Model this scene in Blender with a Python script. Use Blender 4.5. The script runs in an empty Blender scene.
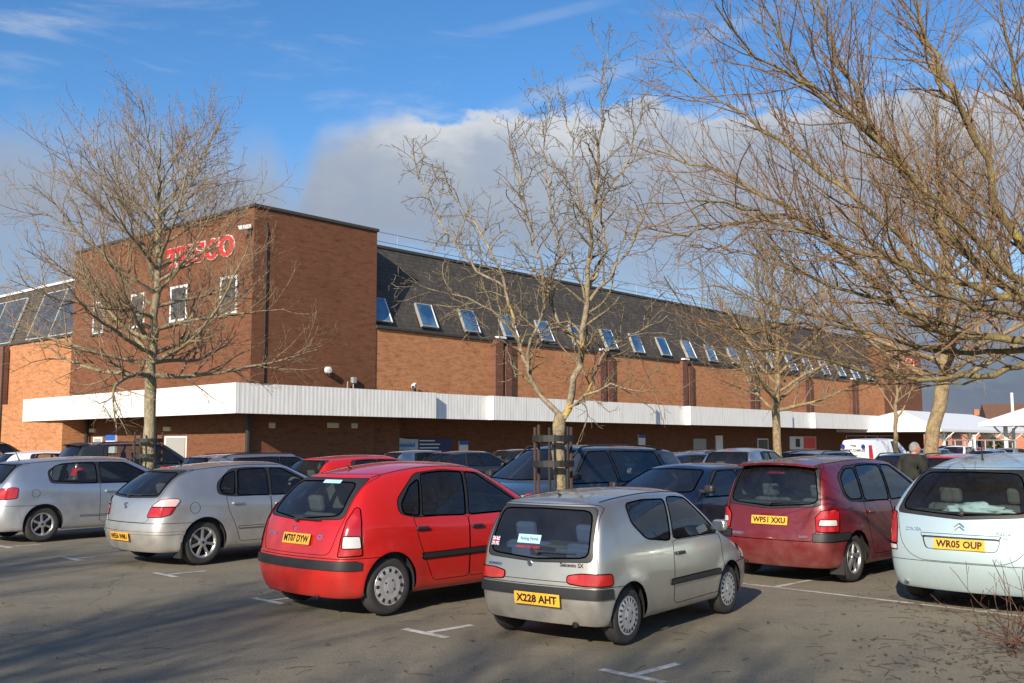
import bpy, bmesh, math, random
import numpy as np
from mathutils import Vector, Matrix, Quaternion
R=math.radians
random.seed(7)
scene=bpy.context.scene
COL=scene.collection

# ------------------------------------------------------------------ materials
def new_mat(name):
    m=bpy.data.materials.new(name); m.use_nodes=True
    nt=m.node_tree; nt.nodes.clear()
    out=nt.nodes.new('ShaderNodeOutputMaterial')
    b=nt.nodes.new('ShaderNodeBsdfPrincipled')
    nt.links.new(b.outputs[0],out.inputs[0])
    return m,nt,b,out
def N(nt,kind,**kw):
    n=nt.nodes.new(kind)
    for k,v in kw.items(): setattr(n,k,v)
    return n
def setin(n,**kw):
    for k,v in kw.items(): n.inputs[k.replace('_',' ')].default_value=v
def math_(nt,op,a,b=None,c=None,clamp=False):
    n=nt.nodes.new('ShaderNodeMath'); n.operation=op; n.use_clamp=clamp
    for i,v in enumerate((a,b,c)):
        if v is None: continue
        if isinstance(v,(int,float)): n.inputs[i].default_value=v
        else: nt.links.new(v,n.inputs[i])
    return n.outputs[0]
def mixc(nt,fac,a,b,mode='MIX'):
    n=nt.nodes.new('ShaderNodeMix'); n.data_type='RGBA'; n.blend_type=mode
    for idx,v in ((0,fac),(6,a),(7,b)):
        if isinstance(v,(int,float)): n.inputs[idx].default_value=v
        elif isinstance(v,tuple): n.inputs[idx].default_value=v if len(v)==4 else (*v,1)
        else: nt.links.new(v,n.inputs[idx])
    return n.outputs[2]
def noise(nt,vec,scale,detail=3,rough=.55,dist=0):
    n=nt.nodes.new('ShaderNodeTexNoise'); setin(n,Scale=scale,Detail=detail,Roughness=rough,Distortion=dist)
    if vec is not None: nt.links.new(vec,n.inputs['Vector'])
    return n.outputs['Fac']
def ramp(nt,fac,stops,interp='LINEAR'):
    n=nt.nodes.new('ShaderNodeValToRGB'); cr=n.color_ramp; cr.interpolation=interp
    while len(cr.elements)<len(stops): cr.elements.new(.5)
    for e,(p,c) in zip(cr.elements,stops):
        e.position=p; e.color=(c,c,c,1) if isinstance(c,(int,float)) else (*c,1)
    nt.links.new(fac,n.inputs[0]); return n.outputs[0]
def maprange(nt,v,a,b,c=0.,d=1.,smooth=False):
    n=nt.nodes.new('ShaderNodeMapRange'); n.interpolation_type='SMOOTHSTEP' if smooth else 'LINEAR'
    nt.links.new(v,n.inputs[0])
    for i,x in zip((1,2,3,4),(a,b,c,d)):
        if isinstance(x,(int,float)): n.inputs[i].default_value=x
        else: nt.links.new(x,n.inputs[i])
    return n.outputs[0]
def bump(nt,h,strength,dist,b):
    n=nt.nodes.new('ShaderNodeBump'); n.inputs['Strength'].default_value=strength; n.inputs['Distance'].default_value=dist
    nt.links.new(h,n.inputs['Height']); nt.links.new(n.outputs[0],b.inputs['Normal'])
def objcoord(nt): return nt.nodes.new('ShaderNodeTexCoord').outputs['Object']
def simple(name,col,rough=.6,metal=0,var=.12,scale=12,coat=0,spec=.5,emit=None):
    m,nt,b,_=new_mat(name)
    n=noise(nt,objcoord(nt),scale,4)
    c=mixc(nt,n,tuple(x*(1-var) for x in col),tuple(min(1,x*(1+var)) for x in col))
    nt.links.new(c,b.inputs['Base Color'])
    setin(b,Roughness=rough,Metallic=metal); b.inputs['Coat Weight'].default_value=coat
    b.inputs['Specular IOR Level'].default_value=spec
    if emit: b.inputs['Emission Color'].default_value=(*emit[0],1); b.inputs['Emission Strength'].default_value=emit[1]
    return m
def paint(name,col,metal=.0,rough=.35,dirt=.35,dirtcol=(.16,.13,.10)):
    m,nt,b,_=new_mat(name)
    oc=objcoord(nt)
    sep=N(nt,'ShaderNodeSeparateXYZ'); nt.links.new(oc,sep.inputs[0])
    n1=noise(nt,oc,5,5,.6); n2=noise(nt,oc,60,3)
    low=maprange(nt,sep.outputs[2],.95,.2)
    d=math_(nt,'MULTIPLY',math_(nt,'MULTIPLY',math_(nt,'POWER',low,1.6),maprange(nt,n1,.2,.65)),dirt*1.5,clamp=True)
    d=math_(nt,'ADD',d,math_(nt,'MULTIPLY',maprange(nt,n1,.45,.8),dirt*.18),clamp=True)
    flake=mixc(nt,n2,tuple(x*.94 for x in col),tuple(min(1,x*1.06) for x in col))
    c=mixc(nt,d,flake,dirtcol)
    geo=N(nt,'ShaderNodeNewGeometry')
    c2=mixc(nt,geo.outputs['Backfacing'],c,(.02,.02,.022))
    nt.links.new(c2,b.inputs['Base Color'])
    nt.links.new(math_(nt,'ADD',math_(nt,'MULTIPLY',d,.5),rough),b.inputs['Roughness'])
    nb=math_(nt,'SUBTRACT',1,geo.outputs['Backfacing'])
    nt.links.new(math_(nt,'MULTIPLY',math_(nt,'MULTIPLY',math_(nt,'SUBTRACT',1,d),metal),nb),b.inputs['Metallic'])
    nt.links.new(math_(nt,'MULTIPLY',math_(nt,'SUBTRACT',.9,math_(nt,'MULTIPLY',d,1.2),clamp=True),nb),b.inputs['Coat Weight'])
    b.inputs['Coat Roughness'].default_value=.06
    return m
def glass(name,tint=(.66,.71,.69),refl=1.0):
    m,nt,b,out=new_mat(name); nt.nodes.remove(b)
    tr=N(nt,'ShaderNodeBsdfTransparent'); tr.inputs[0].default_value=(*tint,1)
    gl=N(nt,'ShaderNodeBsdfGlossy'); gl.inputs['Roughness'].default_value=.02; gl.inputs[0].default_value=(.95,.97,1,1)
    fr=N(nt,'ShaderNodeFresnel'); fr.inputs[0].default_value=1.52
    oc=objcoord(nt); n=noise(nt,oc,3,4)
    df=N(nt,'ShaderNodeBsdfDiffuse'); df.inputs[0].default_value=(.25,.23,.2,1)
    f=math_(nt,'ADD',math_(nt,'MULTIPLY',fr.outputs[0],1.05*refl),.01,clamp=True)
    mx=N(nt,'ShaderNodeMixShader'); nt.links.new(f,mx.inputs[0]); nt.links.new(tr.outputs[0],mx.inputs[1]); nt.links.new(gl.outputs[0],mx.inputs[2])
    m2=N(nt,'ShaderNodeMixShader'); nt.links.new(math_(nt,'MULTIPLY',n,.07),m2.inputs[0]); nt.links.new(mx.outputs[0],m2.inputs[1]); nt.links.new(df.outputs[0],m2.inputs[2])
    nt.links.new(m2.outputs[0],out.inputs[0]); return m
M={}
def lampmat(name,col,rough=.12):
    m,nt,b,_=new_mat(name)
    oc=objcoord(nt)
    w=N(nt,'ShaderNodeTexWave'); w.bands_direction='Z'; setin(w,Scale=28.0,Distortion=.5); nt.links.new(oc,w.inputs['Vector'])
    v=N(nt,'ShaderNodeTexVoronoi'); v.feature='SMOOTH_F1'; v.inputs['Scale'].default_value=7.5; nt.links.new(oc,v.inputs['Vector'])
    c=mixc(nt,w.outputs['Fac'],tuple(x*.82 for x in col),col); c=mixc(nt,maprange(nt,v.outputs['Distance'],.12,.42,.4,0),c,tuple(min(1,x*1.3+.08) for x in col)); nt.links.new(c,b.inputs['Base Color'])
    setin(b,Roughness=rough); b.inputs['Coat Weight'].default_value=1; b.inputs['Coat Roughness'].default_value=.03
    return m
M['black']=simple('black_plastic',(.022,.022,.024),.5)
M['rubber']=simple('rubber',(.02,.02,.021),.75,var=.4,scale=30)
M['tyre']=simple('tyre_rubber',(.03,.029,.028),.85,var=.45,scale=9)
M['under']=simple('underbody_dark',(.012,.012,.012),.9)
M['seam']=simple('panel_gap',(.006,.006,.006),.8)
M['trim']=simple('grey_bumper_trim',(.017,.017,.019),.55,var=.25)
M['alloy']=simple('alloy_rim',(.62,.62,.63),.32,.85,var=.1)
M['cap']=simple('wheel_cover',(.50,.50,.51),.38,.45,var=.12)
M['chrome']=simple('chrome',(.75,.75,.76),.15,1)
M['red_lamp']=lampmat('red_lens',(.42,.007,.007))
M['clear_lamp']=lampmat('clear_lens',(.62,.60,.58))
M['amber']=lampmat('amber_lens',(.75,.22,.02))
M['pink_lamp']=lampmat('pale_pink_lens',(.70,.45,.42))
M['plate']=simple('yellow_plate',(.80,.40,.035),.45,var=.06)
M['platewhite']=simple('white_plate',(.75,.75,.74),.45,var=.06)
M['ink']=simple('black_lettering',(.01,.01,.012),.5)
M['seat']=simple('seat_fabric',(.10,.105,.115),.9,var=.3,scale=60)
M['seatblue']=simple('blue_seat_fabric',(.06,.085,.2),.9,var=.3,scale=60)
M['dash']=simple('dashboard_plastic',(.05,.05,.052),.7)
M['glass']=glass('window_glass')
M['glass_dark']=glass('tinted_window_glass',(.2,.21,.22))
M['glass_rear']=glass('rear_window_glass',(.60,.68,.65),1.0)
M['white_sticker']=simple('white_sticker',(.7,.75,.78),.5)
M['sticker']=simple('blue_white_sticker',(.35,.6,.72),.5)
PA={}
PA['silver']=paint('silver_paint',(.58,.56,.525),.85,.38,.35)
PA['silverblue']=paint('cool_silver_paint',(.55,.57,.60),.85,.36,.3)
PA['grey']=paint('warm_grey_silver_paint',(.54,.515,.47),.88,.35,.3)
PA['red']=paint('bright_red_paint',(.50,.011,.007),.0,.30,.3,(.20,.05,.04))
PA['maroon']=paint('dark_red_paint',(.15,.006,.010),.25,.34,.4,(.20,.10,.085))
PA['aqua']=paint('pale_aqua_paint',(.50,.63,.66),.45,.40,.22)
PA['navy']=paint('navy_paint',(.006,.008,.024),.1,.28,.3)
PA['blue']=paint('blue_paint',(.015,.035,.13),.2,.28,.3)
PA['charcoal']=paint('charcoal_paint',(.03,.033,.035),.3,.3,.3)
PA['blackp']=paint('black_paint',(.01,.01,.011),.0,.25,.3)
PA['green']=paint('dark_green_paint',(.012,.035,.02),.15,.28,.3)
PA['whitep']=paint('white_paint',(.78,.78,.77),.0,.3,.2)
PA['slate']=paint('slate_grey_paint',(.045,.056,.075),.3,.3,.3)
PA['purple']=paint('dark_purple_paint',(.05,.015,.06),.2,.28,.3)

# ------------------------------------------------------------------ objects
def link(name,me,parent=None,mats=None):
    o=bpy.data.objects.new(name,me); COL.objects.link(o)
    if mats:
        for m in mats: me.materials.append(m)
    if parent: o.parent=parent
    return o
def from_bm(name,bm,mats,parent=None,smooth=False,n0=None):
    me=bpy.data.meshes.new(name)
    bm.normal_update()
    ns=None
    if n0 is not None:
        ns=[v[n0].copy() for v in bm.verts]
    bm.to_mesh(me); bm.free()
    if smooth:
        me.polygons.foreach_set('use_smooth',[True]*len(me.polygons))
    if ns:
        me.polygons.foreach_set('use_smooth',[True]*len(me.polygons))
        me.normals_split_custom_set_from_vertices([n.normalized() if n.length>1e-6 else (0,0,0) for n in ns])
    return link(name,me,parent,mats if isinstance(mats,(list,tuple)) else [mats])
def thing(name,label,cat,loc=(0,0,0),rz=0,group=None):
    o=bpy.data.objects.new(name,None); COL.objects.link(o); o.empty_display_size=.3
    o.location=loc; o.rotation_euler=(0,0,rz); o['label']=label; o['category']=cat
    if group: o['group']=group
    return o
def tag(o,label=None,cat=None,group=None,kind=None):
    if label: o['label']=label
    if cat: o['category']=cat
    if group: o['group']=group
    if kind: o['kind']=kind
    return o
def copy_tree(o,parent=None):
    c=o.copy(); COL.objects.link(c)
    if parent: c.parent=parent
    for ch in list(o.children): copy_tree(ch,c)
    return c
def box(bm,lo,hi,mi=0,bev=0,M_=None):
    r=bmesh.ops.create_cube(bm,size=1)
    vs=r['verts']
    lo=Vector(lo);hi=Vector(hi); c=(lo+hi)/2; s=hi-lo
    for v in vs: v.co=Vector((v.co.x*s.x,v.co.y*s.y,v.co.z*s.z))+c
    fs=set(f for v in vs for f in v.link_faces)
    for f in fs: f.material_index=mi
    if bev:
        es=list(set(e for v in vs for e in v.link_edges))
        b=bmesh.ops.bevel(bm,geom=es,offset=min(bev,.45*min(abs(s.x),abs(s.y),abs(s.z))),segments=2,profile=.5,affect='EDGES')
        vs=list(set(v for f in b['faces'] for v in f.verts)|set(v for v in vs if v.is_valid))
        for f in b['faces']: f.material_index=mi
    if M_ is not None:
        bmesh.ops.transform(bm,matrix=M_,verts=vs)
    return vs
def tube(bm,pts,rad,n=6,mi=0,closed=False,caps=True,n0=None):
    pts=[Vector(p) for p in pts]; m=len(pts)
    rads=rad if isinstance(rad,(list,tuple)) else [rad]*m
    rings=[]; up=None
    for i,p in enumerate(pts):
        if closed: t=pts[(i+1)%m]-pts[i-1]
        else: t=pts[min(i+1,m-1)]-pts[max(i-1,0)]
        if t.length<1e-9: t=Vector((0,0,1))
        t.normalize()
        if up is None:
            up=Vector((0,0,1)) if abs(t.z)<.9 else Vector((1,0,0))
        a=t.cross(up)
        if a.length<1e-4: a=t.cross(Vector((1,.3,.2)))
        a.normalize(); b=a.cross(t).normalized(); up=b
        ring=[]
        for k in range(n):
            an=2*math.pi*k/n; d=a*math.cos(an)+b*math.sin(an)
            v=bm.verts.new(p+d*rads[i])
            if n0 is not None: v[n0]=d
            ring.append(v)
        rings.append(ring)
    for i in range(m if closed else m-1):
        r0=rings[i]; r1=rings[(i+1)%m]
        for k in range(n):
            try:
                f=bm.faces.new((r0[k],r0[(k+1)%n],r1[(k+1)%n],r1[k])); f.material_index=mi
            except ValueError: pass
    if caps and not closed:
        for r in (rings[0][::-1],rings[-1]):
            f=bm.faces.new(r); f.material_index=mi
    return rings
def lathe(bm,prof,axis='Y',n=32,mi=0,center=(0,0,0),arc=2*math.pi,start=0):
    # prof: list of (r, h) along axis
    cx=Vector(center); rings=[]
    full=abs(arc-2*math.pi)<1e-6
    m=n if full else n+1
    for (r,h) in prof:
        ring=[]
        for k in range(m):
            a=start+arc*k/n
            if axis=='Y': p=Vector((r*math.cos(a),h,r*math.sin(a)))
            elif axis=='Z': p=Vector((r*math.cos(a),r*math.sin(a),h))
            else: p=Vector((h,r*math.cos(a),r*math.sin(a)))
            ring.append(bm.verts.new(p+cx))
        rings.append(ring)
    for i in range(len(rings)-1):
        for k in range(n if full else n):
            k2=(k+1)%m
            f=bm.faces.new((rings[i][k],rings[i][k2],rings[i+1][k2],rings[i+1][k])); f.material_index=mi
    return rings
def text_into(bm,txt,size,mat,mi=0,extrude=.001,bold=0,width=None,align='CENTER',res=2):
    cu=bpy.data.curves.new('lettering','FONT'); cu.body=txt; cu.size=size; cu.extrude=extrude; cu.offset=bold
    cu.align_x=align; cu.align_y='CENTER'; cu.resolution_u=res
    o=bpy.data.objects.new('lettering',cu); COL.objects.link(o)
    dg=bpy.context.evaluated_depsgraph_get(); dg.update()
    me=bpy.data.meshes.new_from_object(o.evaluated_get(dg))
    bpy.data.objects.remove(o); bpy.data.curves.remove(cu)
    if len(me.vertices)==0: return
    xs=[v.co.x for v in me.vertices]; w=max(xs)-min(xs)
    sx=width/w if width else 1
    k0=len(bm.verts)
    T=mat@Matrix.Diagonal((sx,1,1,1))
    for v in me.vertices: v.co=T@v.co
    old=set(bm.faces)
    bm.from_mesh(me)
    for f in bm.faces:
        if f not in old: f.material_index=mi
    bpy.data.meshes.remove(me)
def frame(o,x,y,z=None):
    x=Vector(x).normalized(); y=Vector(y).normalized(); z=x.cross(y)
    m=Matrix((x,y,z)).transposed().to_4x4(); m.translation=Vector(o); return m

# ------------------------------------------------------------------ vehicles
def lin(pts,x):
    pts=sorted(pts); xs=[p[0] for p in pts]; ys=[p[1] for p in pts]
    return float(np.interp(x,xs,ys))
def rounded(poly,r,seg=3):
    out=[]; n=len(poly)
    for i in range(n):
        p=Vector(poly[i]); a=Vector(poly[i-1]); b=Vector(poly[(i+1)%n])
        ri=r[i] if isinstance(r,(list,tuple)) else r
        if ri<=0: out.append(tuple(p)); continue
        u=a-p; v=b-p; d=min(ri,u.length*.45,v.length*.45)
        p0=p+u.normalized()*d; p1=p+v.normalized()*d
        for k in range(seg+1):
            t=k/seg; out.append(tuple(p0*(1-t)**2+p*2*t*(1-t)+p1*t*t))
    return out
def inpoly(p,poly):
    x,y=p; c=False; n=len(poly); j=n-1
    for i in range(n):
        xi,yi=poly[i]; xj,yj=poly[j]
        if (yi>y)!=(yj>y) and x<(xj-xi)*(y-yi)/(yj-yi)+xi: c=not c
        j=i
    return c

class Car:
    def __init__(s,P):
        s.P=P; s.root=None
        s.sub=P.get('sub',2)
        s.build_cage()
    def belt(s,x): return lin(s.P['belt'],x)
    def roof(s,x): return lin(s.P['roof'],x)
    def zedge(s,x):
        z=s.roof(x)-s.P.get('crown',.055); return z
    def tailx(s,z): return lin(s.P['tail'],z)
    def nosex(s,z): return lin(s.P['nose'],z)
    def build_cage(s):
        P=s.P; L=P['L']; z0=P['z0']; W2=P['W']/2*1.012
        cx,cz=P['cowl']; rx=P['roof_front']; zt=s.zedge(rx)
        tailtop=s.zedge(0)
        hs=[0,.05,.2,.45,.75]; ss=[0,.1,.28,.45,.62,.78,.9,.965,1]
        ymul=[.90,.965,.99,1.0,.985,P.get('beltw',.955)]
        rows=9
        st=[]   # stations: list of rows of (x,y,z)
        ztail_roof=P['tail'][-1][0]-P.get('crown',.055)*.5
        for r in hs:
            pts=[]
            for k in range(6):
                # z rows
                xg=s.nosex(.5)+(cx-s.nosex(.5))*r
                zb=s.belt(xg)
                zz=[z0,z0+.035,z0+(zb-z0)*.3,z0+(zb-z0)*.62,zb-.09,zb][k]
                xn=s.nosex(zz); x=xn+(cx-xn)*r
                y=lin(P['plan'],x)*W2*ymul[k]
                if r==0: y*=P.get('nose_in',.86)
                elif r==.05: y*=P.get('nose_in2',.965)
                pts.append(Vector((x,y,zz)))
            st.append(pts)
        ic=len(hs)
        for j,sv in enumerate(ss):
            pts=[]
            xr0=s.tailx(.6); xg=cx+sv*(xr0-cx)
            zb=s.belt(xg)
            for k in range(9):
                if k<=5:
                    zz=[z0,z0+.035,z0+(zb-z0)*.3,z0+(zb-z0)*.62,zb-.09,zb][k]
                    xa=cx; xt=s.tailx(zz)
                    x=xa+sv*(xt-xa)
                    y=lin(P['plan'],x)*W2*ymul[k]
                    if sv==1: y*=P.get('tail_in',.9)
                    elif sv>.96: y*=P.get('tail_in2',.972)
                    pts.append(Vector((x,y,zz)))
                else:
                    t=[.42,.84,1.0][k-6]
                    # roof-edge x
                    xt_r=s.tailx(P['tail'][-1][0]); xroof=rx+sv*(xt_r-rx)
                    ze=s.zedge(xroof)
                    zz=zb+(ze-zb)*t
                    xa=cx+(rx-cx)*((zz-cz)/(s.roof(rx)-cz)) if zz>cz else cx
                    if sv<1: xa=cx+(rx-cx)*max(0,min(1,((s.belt(cx)+(zt-s.belt(cx))*t)-cz)/(zt-cz)))
                    xt=s.tailx(zz) if k<8 else xt_r
                    x=xa+sv*(xt-xa)
                    yb=lin(P['plan'],x)*W2*ymul[5]; yr=lin(P['roofw'],xroof)
                    y=yb+(yr-yb)*t+P.get('tumble',.025)*math.sin(math.pi*t)
                    if sv==1: y*=P.get('tail_in_top',.93)
                    elif sv>.96: y*=.985
                    pts.append(Vector((x,y,zz)))
            st.append(pts)
        nst=len(st); last=nst-1
        bm=bmesh.new(); V={}
        Y=[1.,.62,0]
        def vert(key,co):
            if key not in V: V[key]=bm.verts.new(co)
            return V[key]
        cols=[1,.78,.4,0,-.4,-.78,-1]; nc=len(cols)
        def P3(i,k,c):
            p=st[i][k]; f=cols[c]
            co=Vector((p.x,p.y*f,p.z)); q=1-f*f
            if i==0: co.x+=P.get('nose_bulge',.14)*q*1.0
            if i<ic and k==5:
                co.z+=P.get('hood_crown',.05)*q*(.55 if i==0 else 1)
                if i>0: co.x+=P.get('nose_bulge',.14)*q*(1-hs[i])
            if i==ic and k>=5: co.x+=P.get('screen_bulge',.15)*q*(1.0 if k<8 else .75)
            if i==ic and k==5: co.z+=P.get('hood_crown',.05)*q*.6
            if i>=ic and k==8:
                co.z+=P.get('crown',.055)*q*(1 if i<last else .55)
                if i==last: co.x-=P.get('tail_bulge',.07)*q
                elif i>ic: co.x+=P.get('screen_bulge',.15)*.75*q*max(0,1-ss[i-ic]*4)-P.get('tail_bulge',.07)*q*max(0,ss[i-ic]*4-3)
            if i==last and k<8: co.x-=P.get('tail_bulge',.07)*q
            return co
        def vv(i,k,c): 
            return vert((i,k,c),P3(i,k,c))
        def face(a,b,c,d):
            try: bm.faces.new((a,b,c,d))
            except ValueError: pass
        for side,c in ((1,0),(-1,nc-1)):
            for i in range(nst-1):
                kmax=5 if i<ic else 8
                for k in range(kmax):
                    if i<ic and k>=5: continue
                    a,b,cc,d=vv(i,k,c),vv(i+1,k,c),vv(i+1,k+1,c),vv(i,k+1,c)
                    if side==1: face(a,d,cc,b)
                    else: face(a,b,cc,d)
        for c in range(nc-1):
            for k in range(5): face(vv(0,k,c),vv(0,k,c+1),vv(0,k+1,c+1),vv(0,k+1,c))
            for i in range(ic): face(vv(i,5,c),vv(i,5,c+1),vv(i+1,5,c+1),vv(i+1,5,c))
            for k in range(5,8): face(vv(ic,k,c),vv(ic,k,c+1),vv(ic,k+1,c+1),vv(ic,k+1,c))
            for i in range(ic,last): face(vv(i,8,c),vv(i,8,c+1),vv(i+1,8,c+1),vv(i+1,8,c))
            for k in range(8): face(vv(last,k,c),vv(last,k+1,c),vv(last,k+1,c+1),vv(last,k,c+1))
        cl=bm.edges.layers.float.new('crease_edge')
        for e in bm.edges:
            ks=[kk for kk,v in V.items() if v in e.verts] if False else None
        bmesh.ops.recalc_face_normals(bm,faces=bm.faces[:])
        # creases
        inv={v:k for k,v in V.items()}
        for e in bm.edges:
            a,b=inv[e.verts[0]],inv[e.verts[1]]
            if a[1]==5 and b[1]==5 and a[0]>=ic and b[0]>=ic and a[2]==b[2] and a[2] in (0,nc-1): e[cl]=P.get('belt_crease',.35)
            if a[1]==4 and b[1]==4 and a[2]==b[2] and a[2] in (0,nc-1): e[cl]=P.get('shoulder_crease',.45)
            if a[0]==last and b[0]==last and a[1]==8 and b[1]==8: e[cl]=P.get('spoiler_crease',.55)
            if a[0]==ic and b[0]==ic and a[1]==5 and b[1]==5: e[cl]=.8
        me=bpy.data.meshes.new('cage'); bm.to_mesh(me); bm.free()
        o=bpy.data.objects.new('cage',me); COL.objects.link(o)
        md=o.modifiers.new('s','SUBSURF'); md.levels=s.sub; md.render_levels=s.sub
        dg=bpy.context.evaluated_depsgraph_get(); dg.update()
        me2=bpy.data.meshes.new_from_object(o.evaluated_get(dg))
        bpy.data.objects.remove(o); bpy.data.meshes.remove(me)
        bm=bmesh.new(); bm.from_mesh(me2); bpy.data.meshes.remove(me2)
        if sum(f.normal.z*f.calc_area() for f in bm.faces if f.calc_center_median().z>.9)<0: bmesh.ops.reverse_faces(bm,faces=bm.faces[:])
        # wheel-arch flare
        for xw in (P['ax_r'],P['ax_f']):
            for v in bm.verts:
                if v.co.z<P['belt'][0][1]+.3:
                    d=math.hypot(v.co.x-xw,v.co.z-P['rw'])
                    q=max(0,1-abs(d-P['ra']-.01)/.11)
                    if abs(v.co.y)>.5: v.co.y+=math.copysign(P.get('flare',.014)*q*q*(3-2*q),v.co.y)
        bm.normal_update()
        s.n0=bm.verts.layers.float_vector.new('n0')
        for v in bm.verts: v[s.n0]=v.normal
        s.bm=bm
    # ---- cutting
    def project(s,d):
        d=Vector(d).normalized(); a=Vector((abs(d.y),abs(d.x)*(1 if d.y>=0 else -1),0))
        if abs(d.y)<1e-6: a=Vector((0,1,0))
        if abs(d.x)<1e-6: a=Vector((1,0,0))
        if abs(d.y)>1e-6 and abs(d.x)>1e-6:
            a=Vector((0,0,1)).cross(d)
            if a.y*d.y<0: a=-a
        return d,a
    def cut(s,d,poly,thr=.25,where=None):
        bm=s.bm; d,a=s.project(d)
        if len(poly[0])==3: poly=[(Vector((p[0],p[1]*(1 if d.y>=0 else -1),0)).dot(a),p[2]) for p in poly]
        xs=[p[0] for p in poly]; zs=[p[1] for p in poly]
        bx0,bx1,bz0,bz1=min(xs),max(xs),min(zs),max(zs)
        def bb(f):
            us=[v.co.dot(a) for v in f.verts]; ws=[v.co.z for v in f.verts]
            return min(us),max(us),min(ws),max(ws)
        cand={}
        for f in bm.faces:
            if f.normal.dot(d)<thr: continue
            if where and not where(f.calc_center_median()): continue
            b=bb(f)
            if b[1]<bx0 or b[0]>bx1 or b[3]<bz0 or b[2]>bz1: continue
            cand[f]=b
        n=len(poly)
        for i in range(n):
            p=poly[i]; q=poly[(i+1)%n]
            du,dz=q[0]-p[0],q[1]-p[1]
            ln=math.hypot(du,dz)
            if ln<1e-5: continue
            no=a*(dz/ln)-Vector((0,0,1))*(du/ln)
            co=a*p[0]+Vector((0,0,p[1]))
            e0,e1,g0,g1=min(p[0],q[0])-1e-4,max(p[0],q[0])+1e-4,min(p[1],q[1])-1e-4,max(p[1],q[1])+1e-4
            fs=[f for f,b in cand.items() if not(b[1]<e0 or b[0]>e1 or b[3]<g0 or b[2]>g1)]
            fs2=[]
            for f in fs:
                ds=[(v.co-co).dot(no) for v in f.verts]
                if min(ds)<-1e-5 and max(ds)>1e-5: fs2.append(f)
            if not fs2: continue
            geom=set(fs2)
            for f in fs2: geom.update(f.edges); geom.update(f.verts)
            r=bmesh.ops.bisect_plane(bm,geom=list(geom),dist=1e-5,plane_co=co,plane_no=no)
            for f in fs2: cand.pop(f,None)
            for g in r['geom']:
                if isinstance(g,bmesh.types.BMFace) and g.is_valid:
                    cand[g]=bb(g)
        ins=[]
        for f in cand:
            if not f.is_valid: continue
            c=f.calc_center_median()
            if inpoly((c.dot(a),c.z),poly): ins.append(f)
        return ins
    def band(s,z0,z1,where):
        bm=s.bm
        for z in (z0,z1):
            fs=[f for f in bm.faces if where(f.calc_center_median()) and min(v.co.z for v in f.verts)<z-1e-5 and max(v.co.z for v in f.verts)>z+1e-5]
            g=set(fs)
            for f in fs: g.update(f.edges); g.update(f.verts)
            bmesh.ops.bisect_plane(bm,geom=list(g),dist=1e-5,plane_co=(0,0,z),plane_no=(0,0,1))
        return [f for f in bm.faces if where(f.calc_center_median()) and z0<f.calc_center_median().z<z1]
    def take(s,faces):
        nb=bmesh.new(); l=nb.verts.layers.float_vector.new('n0'); mp={}
        for f in faces:
            vs=[]
            for v in f.verts:
                if v not in mp:
                    w=nb.verts.new(v.co); w[l]=v[s.n0]; mp[v]=w
                vs.append(mp[v])
            try: nb.faces.new(vs)
            except ValueError: pass
        bmesh.ops.delete(s.bm,geom=list(faces),context='FACES')
        return nb,l
    def seam(s,nb,l,rad=.0035,mi=1,n=4):
        edges=[e for e in nb.edges if len(e.link_faces)==1]
        adj={}
        for e in edges:
            for v in e.verts: adj.setdefault(v,[]).append(e)
        used=set(); loops=[]
        for e in edges:
            if e in used: continue
            used.add(e); chain=[e.verts[0],e.verts[1]]
            while True:
                nx=[x for x in adj[chain[-1]] if x not in used]
                if not nx: break
                used.add(nx[0]); chain.append(nx[0].other_vert(chain[-1]))
                if chain[-1]==chain[0]: break
            loops.append(chain)
        pl=[]
        for ch in loops:
            cl=ch[0]==ch[-1]
            pts=[v.co.copy() for v in (ch[:-1] if cl else ch)]
            # drop near-duplicates
            o=[pts[0]]
            for p in pts[1:]:
                if (p-o[-1]).length>.006: o.append(p)
            pl.append((o,cl))
        for o,cl in pl:
            if len(o)>3: tube(nb,o,rad,n,mi,closed=cl,caps=False,n0=l)
    def raised(s,nb,l,h):
        bd=[e for e in nb.edges if len(e.link_faces)==1]
        segs=[]
        for e in bd:
            f=e.link_faces[0]
            a,b=None,None
            for lp in f.loops:
                if lp.edge==e: a,b=lp.vert,lp.link_loop_next.vert
            segs.append((a.co.copy(),b.co.copy(),a[l].copy(),b[l].copy()))
        for v in nb.verts: v.co=v.co+v[l].normalized()*h
        for a,b,na,nb_ in segs:
            na=na.normalized(); nb_=nb_.normalized()
            q=[a+na*h,b+nb_*h,b-nb_*.004,a-na*.004]
            nn=(b-a).cross(na)
            vs=[]
            for p in q:
                w=nb.verts.new(p); w[l]=nn.normalized() if nn.length>1e-9 else na; vs.append(w)
            nb.faces.new((vs[1],vs[0],vs[3],vs[2]))
    def part(s,name,nb,l,mats,parent=None,label=None):
        for v in nb.verts: v.co.x-=s.P['L']/2
        o=from_bm(name,nb,mats,parent or s.root,n0=l)
        if label: o['label']=label
        return o
    def piece(s,name,d,poly,mats,parent=None,seam=.0032,raise_=0,thr=.25,where=None,label=None):
        fs=s.cut(d,poly,thr,where)
        if not fs: return None
        nb,l=s.take(fs)
        if raise_: s.raised(nb,l,raise_)
        if seam: s.seam(nb,l,seam)
        return s.part(name,nb,l,mats,parent,label)
    def shift(s,p): return Vector((p[0]-s.P['L']/2,p[1],p[2]))
    def surf(s,o,d):
        """point on body skin hit from outside (o: start, d: direction)"""
        from mathutils.bvhtree import BVHTree
        if not hasattr(s,'bvh') or s.bvh is None: s.bvh=BVHTree.FromBMesh(s.bm0)
        r=s.bvh.ray_cast(Vector(o),Vector(d).normalized())
        return r[0],r[1]

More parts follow.
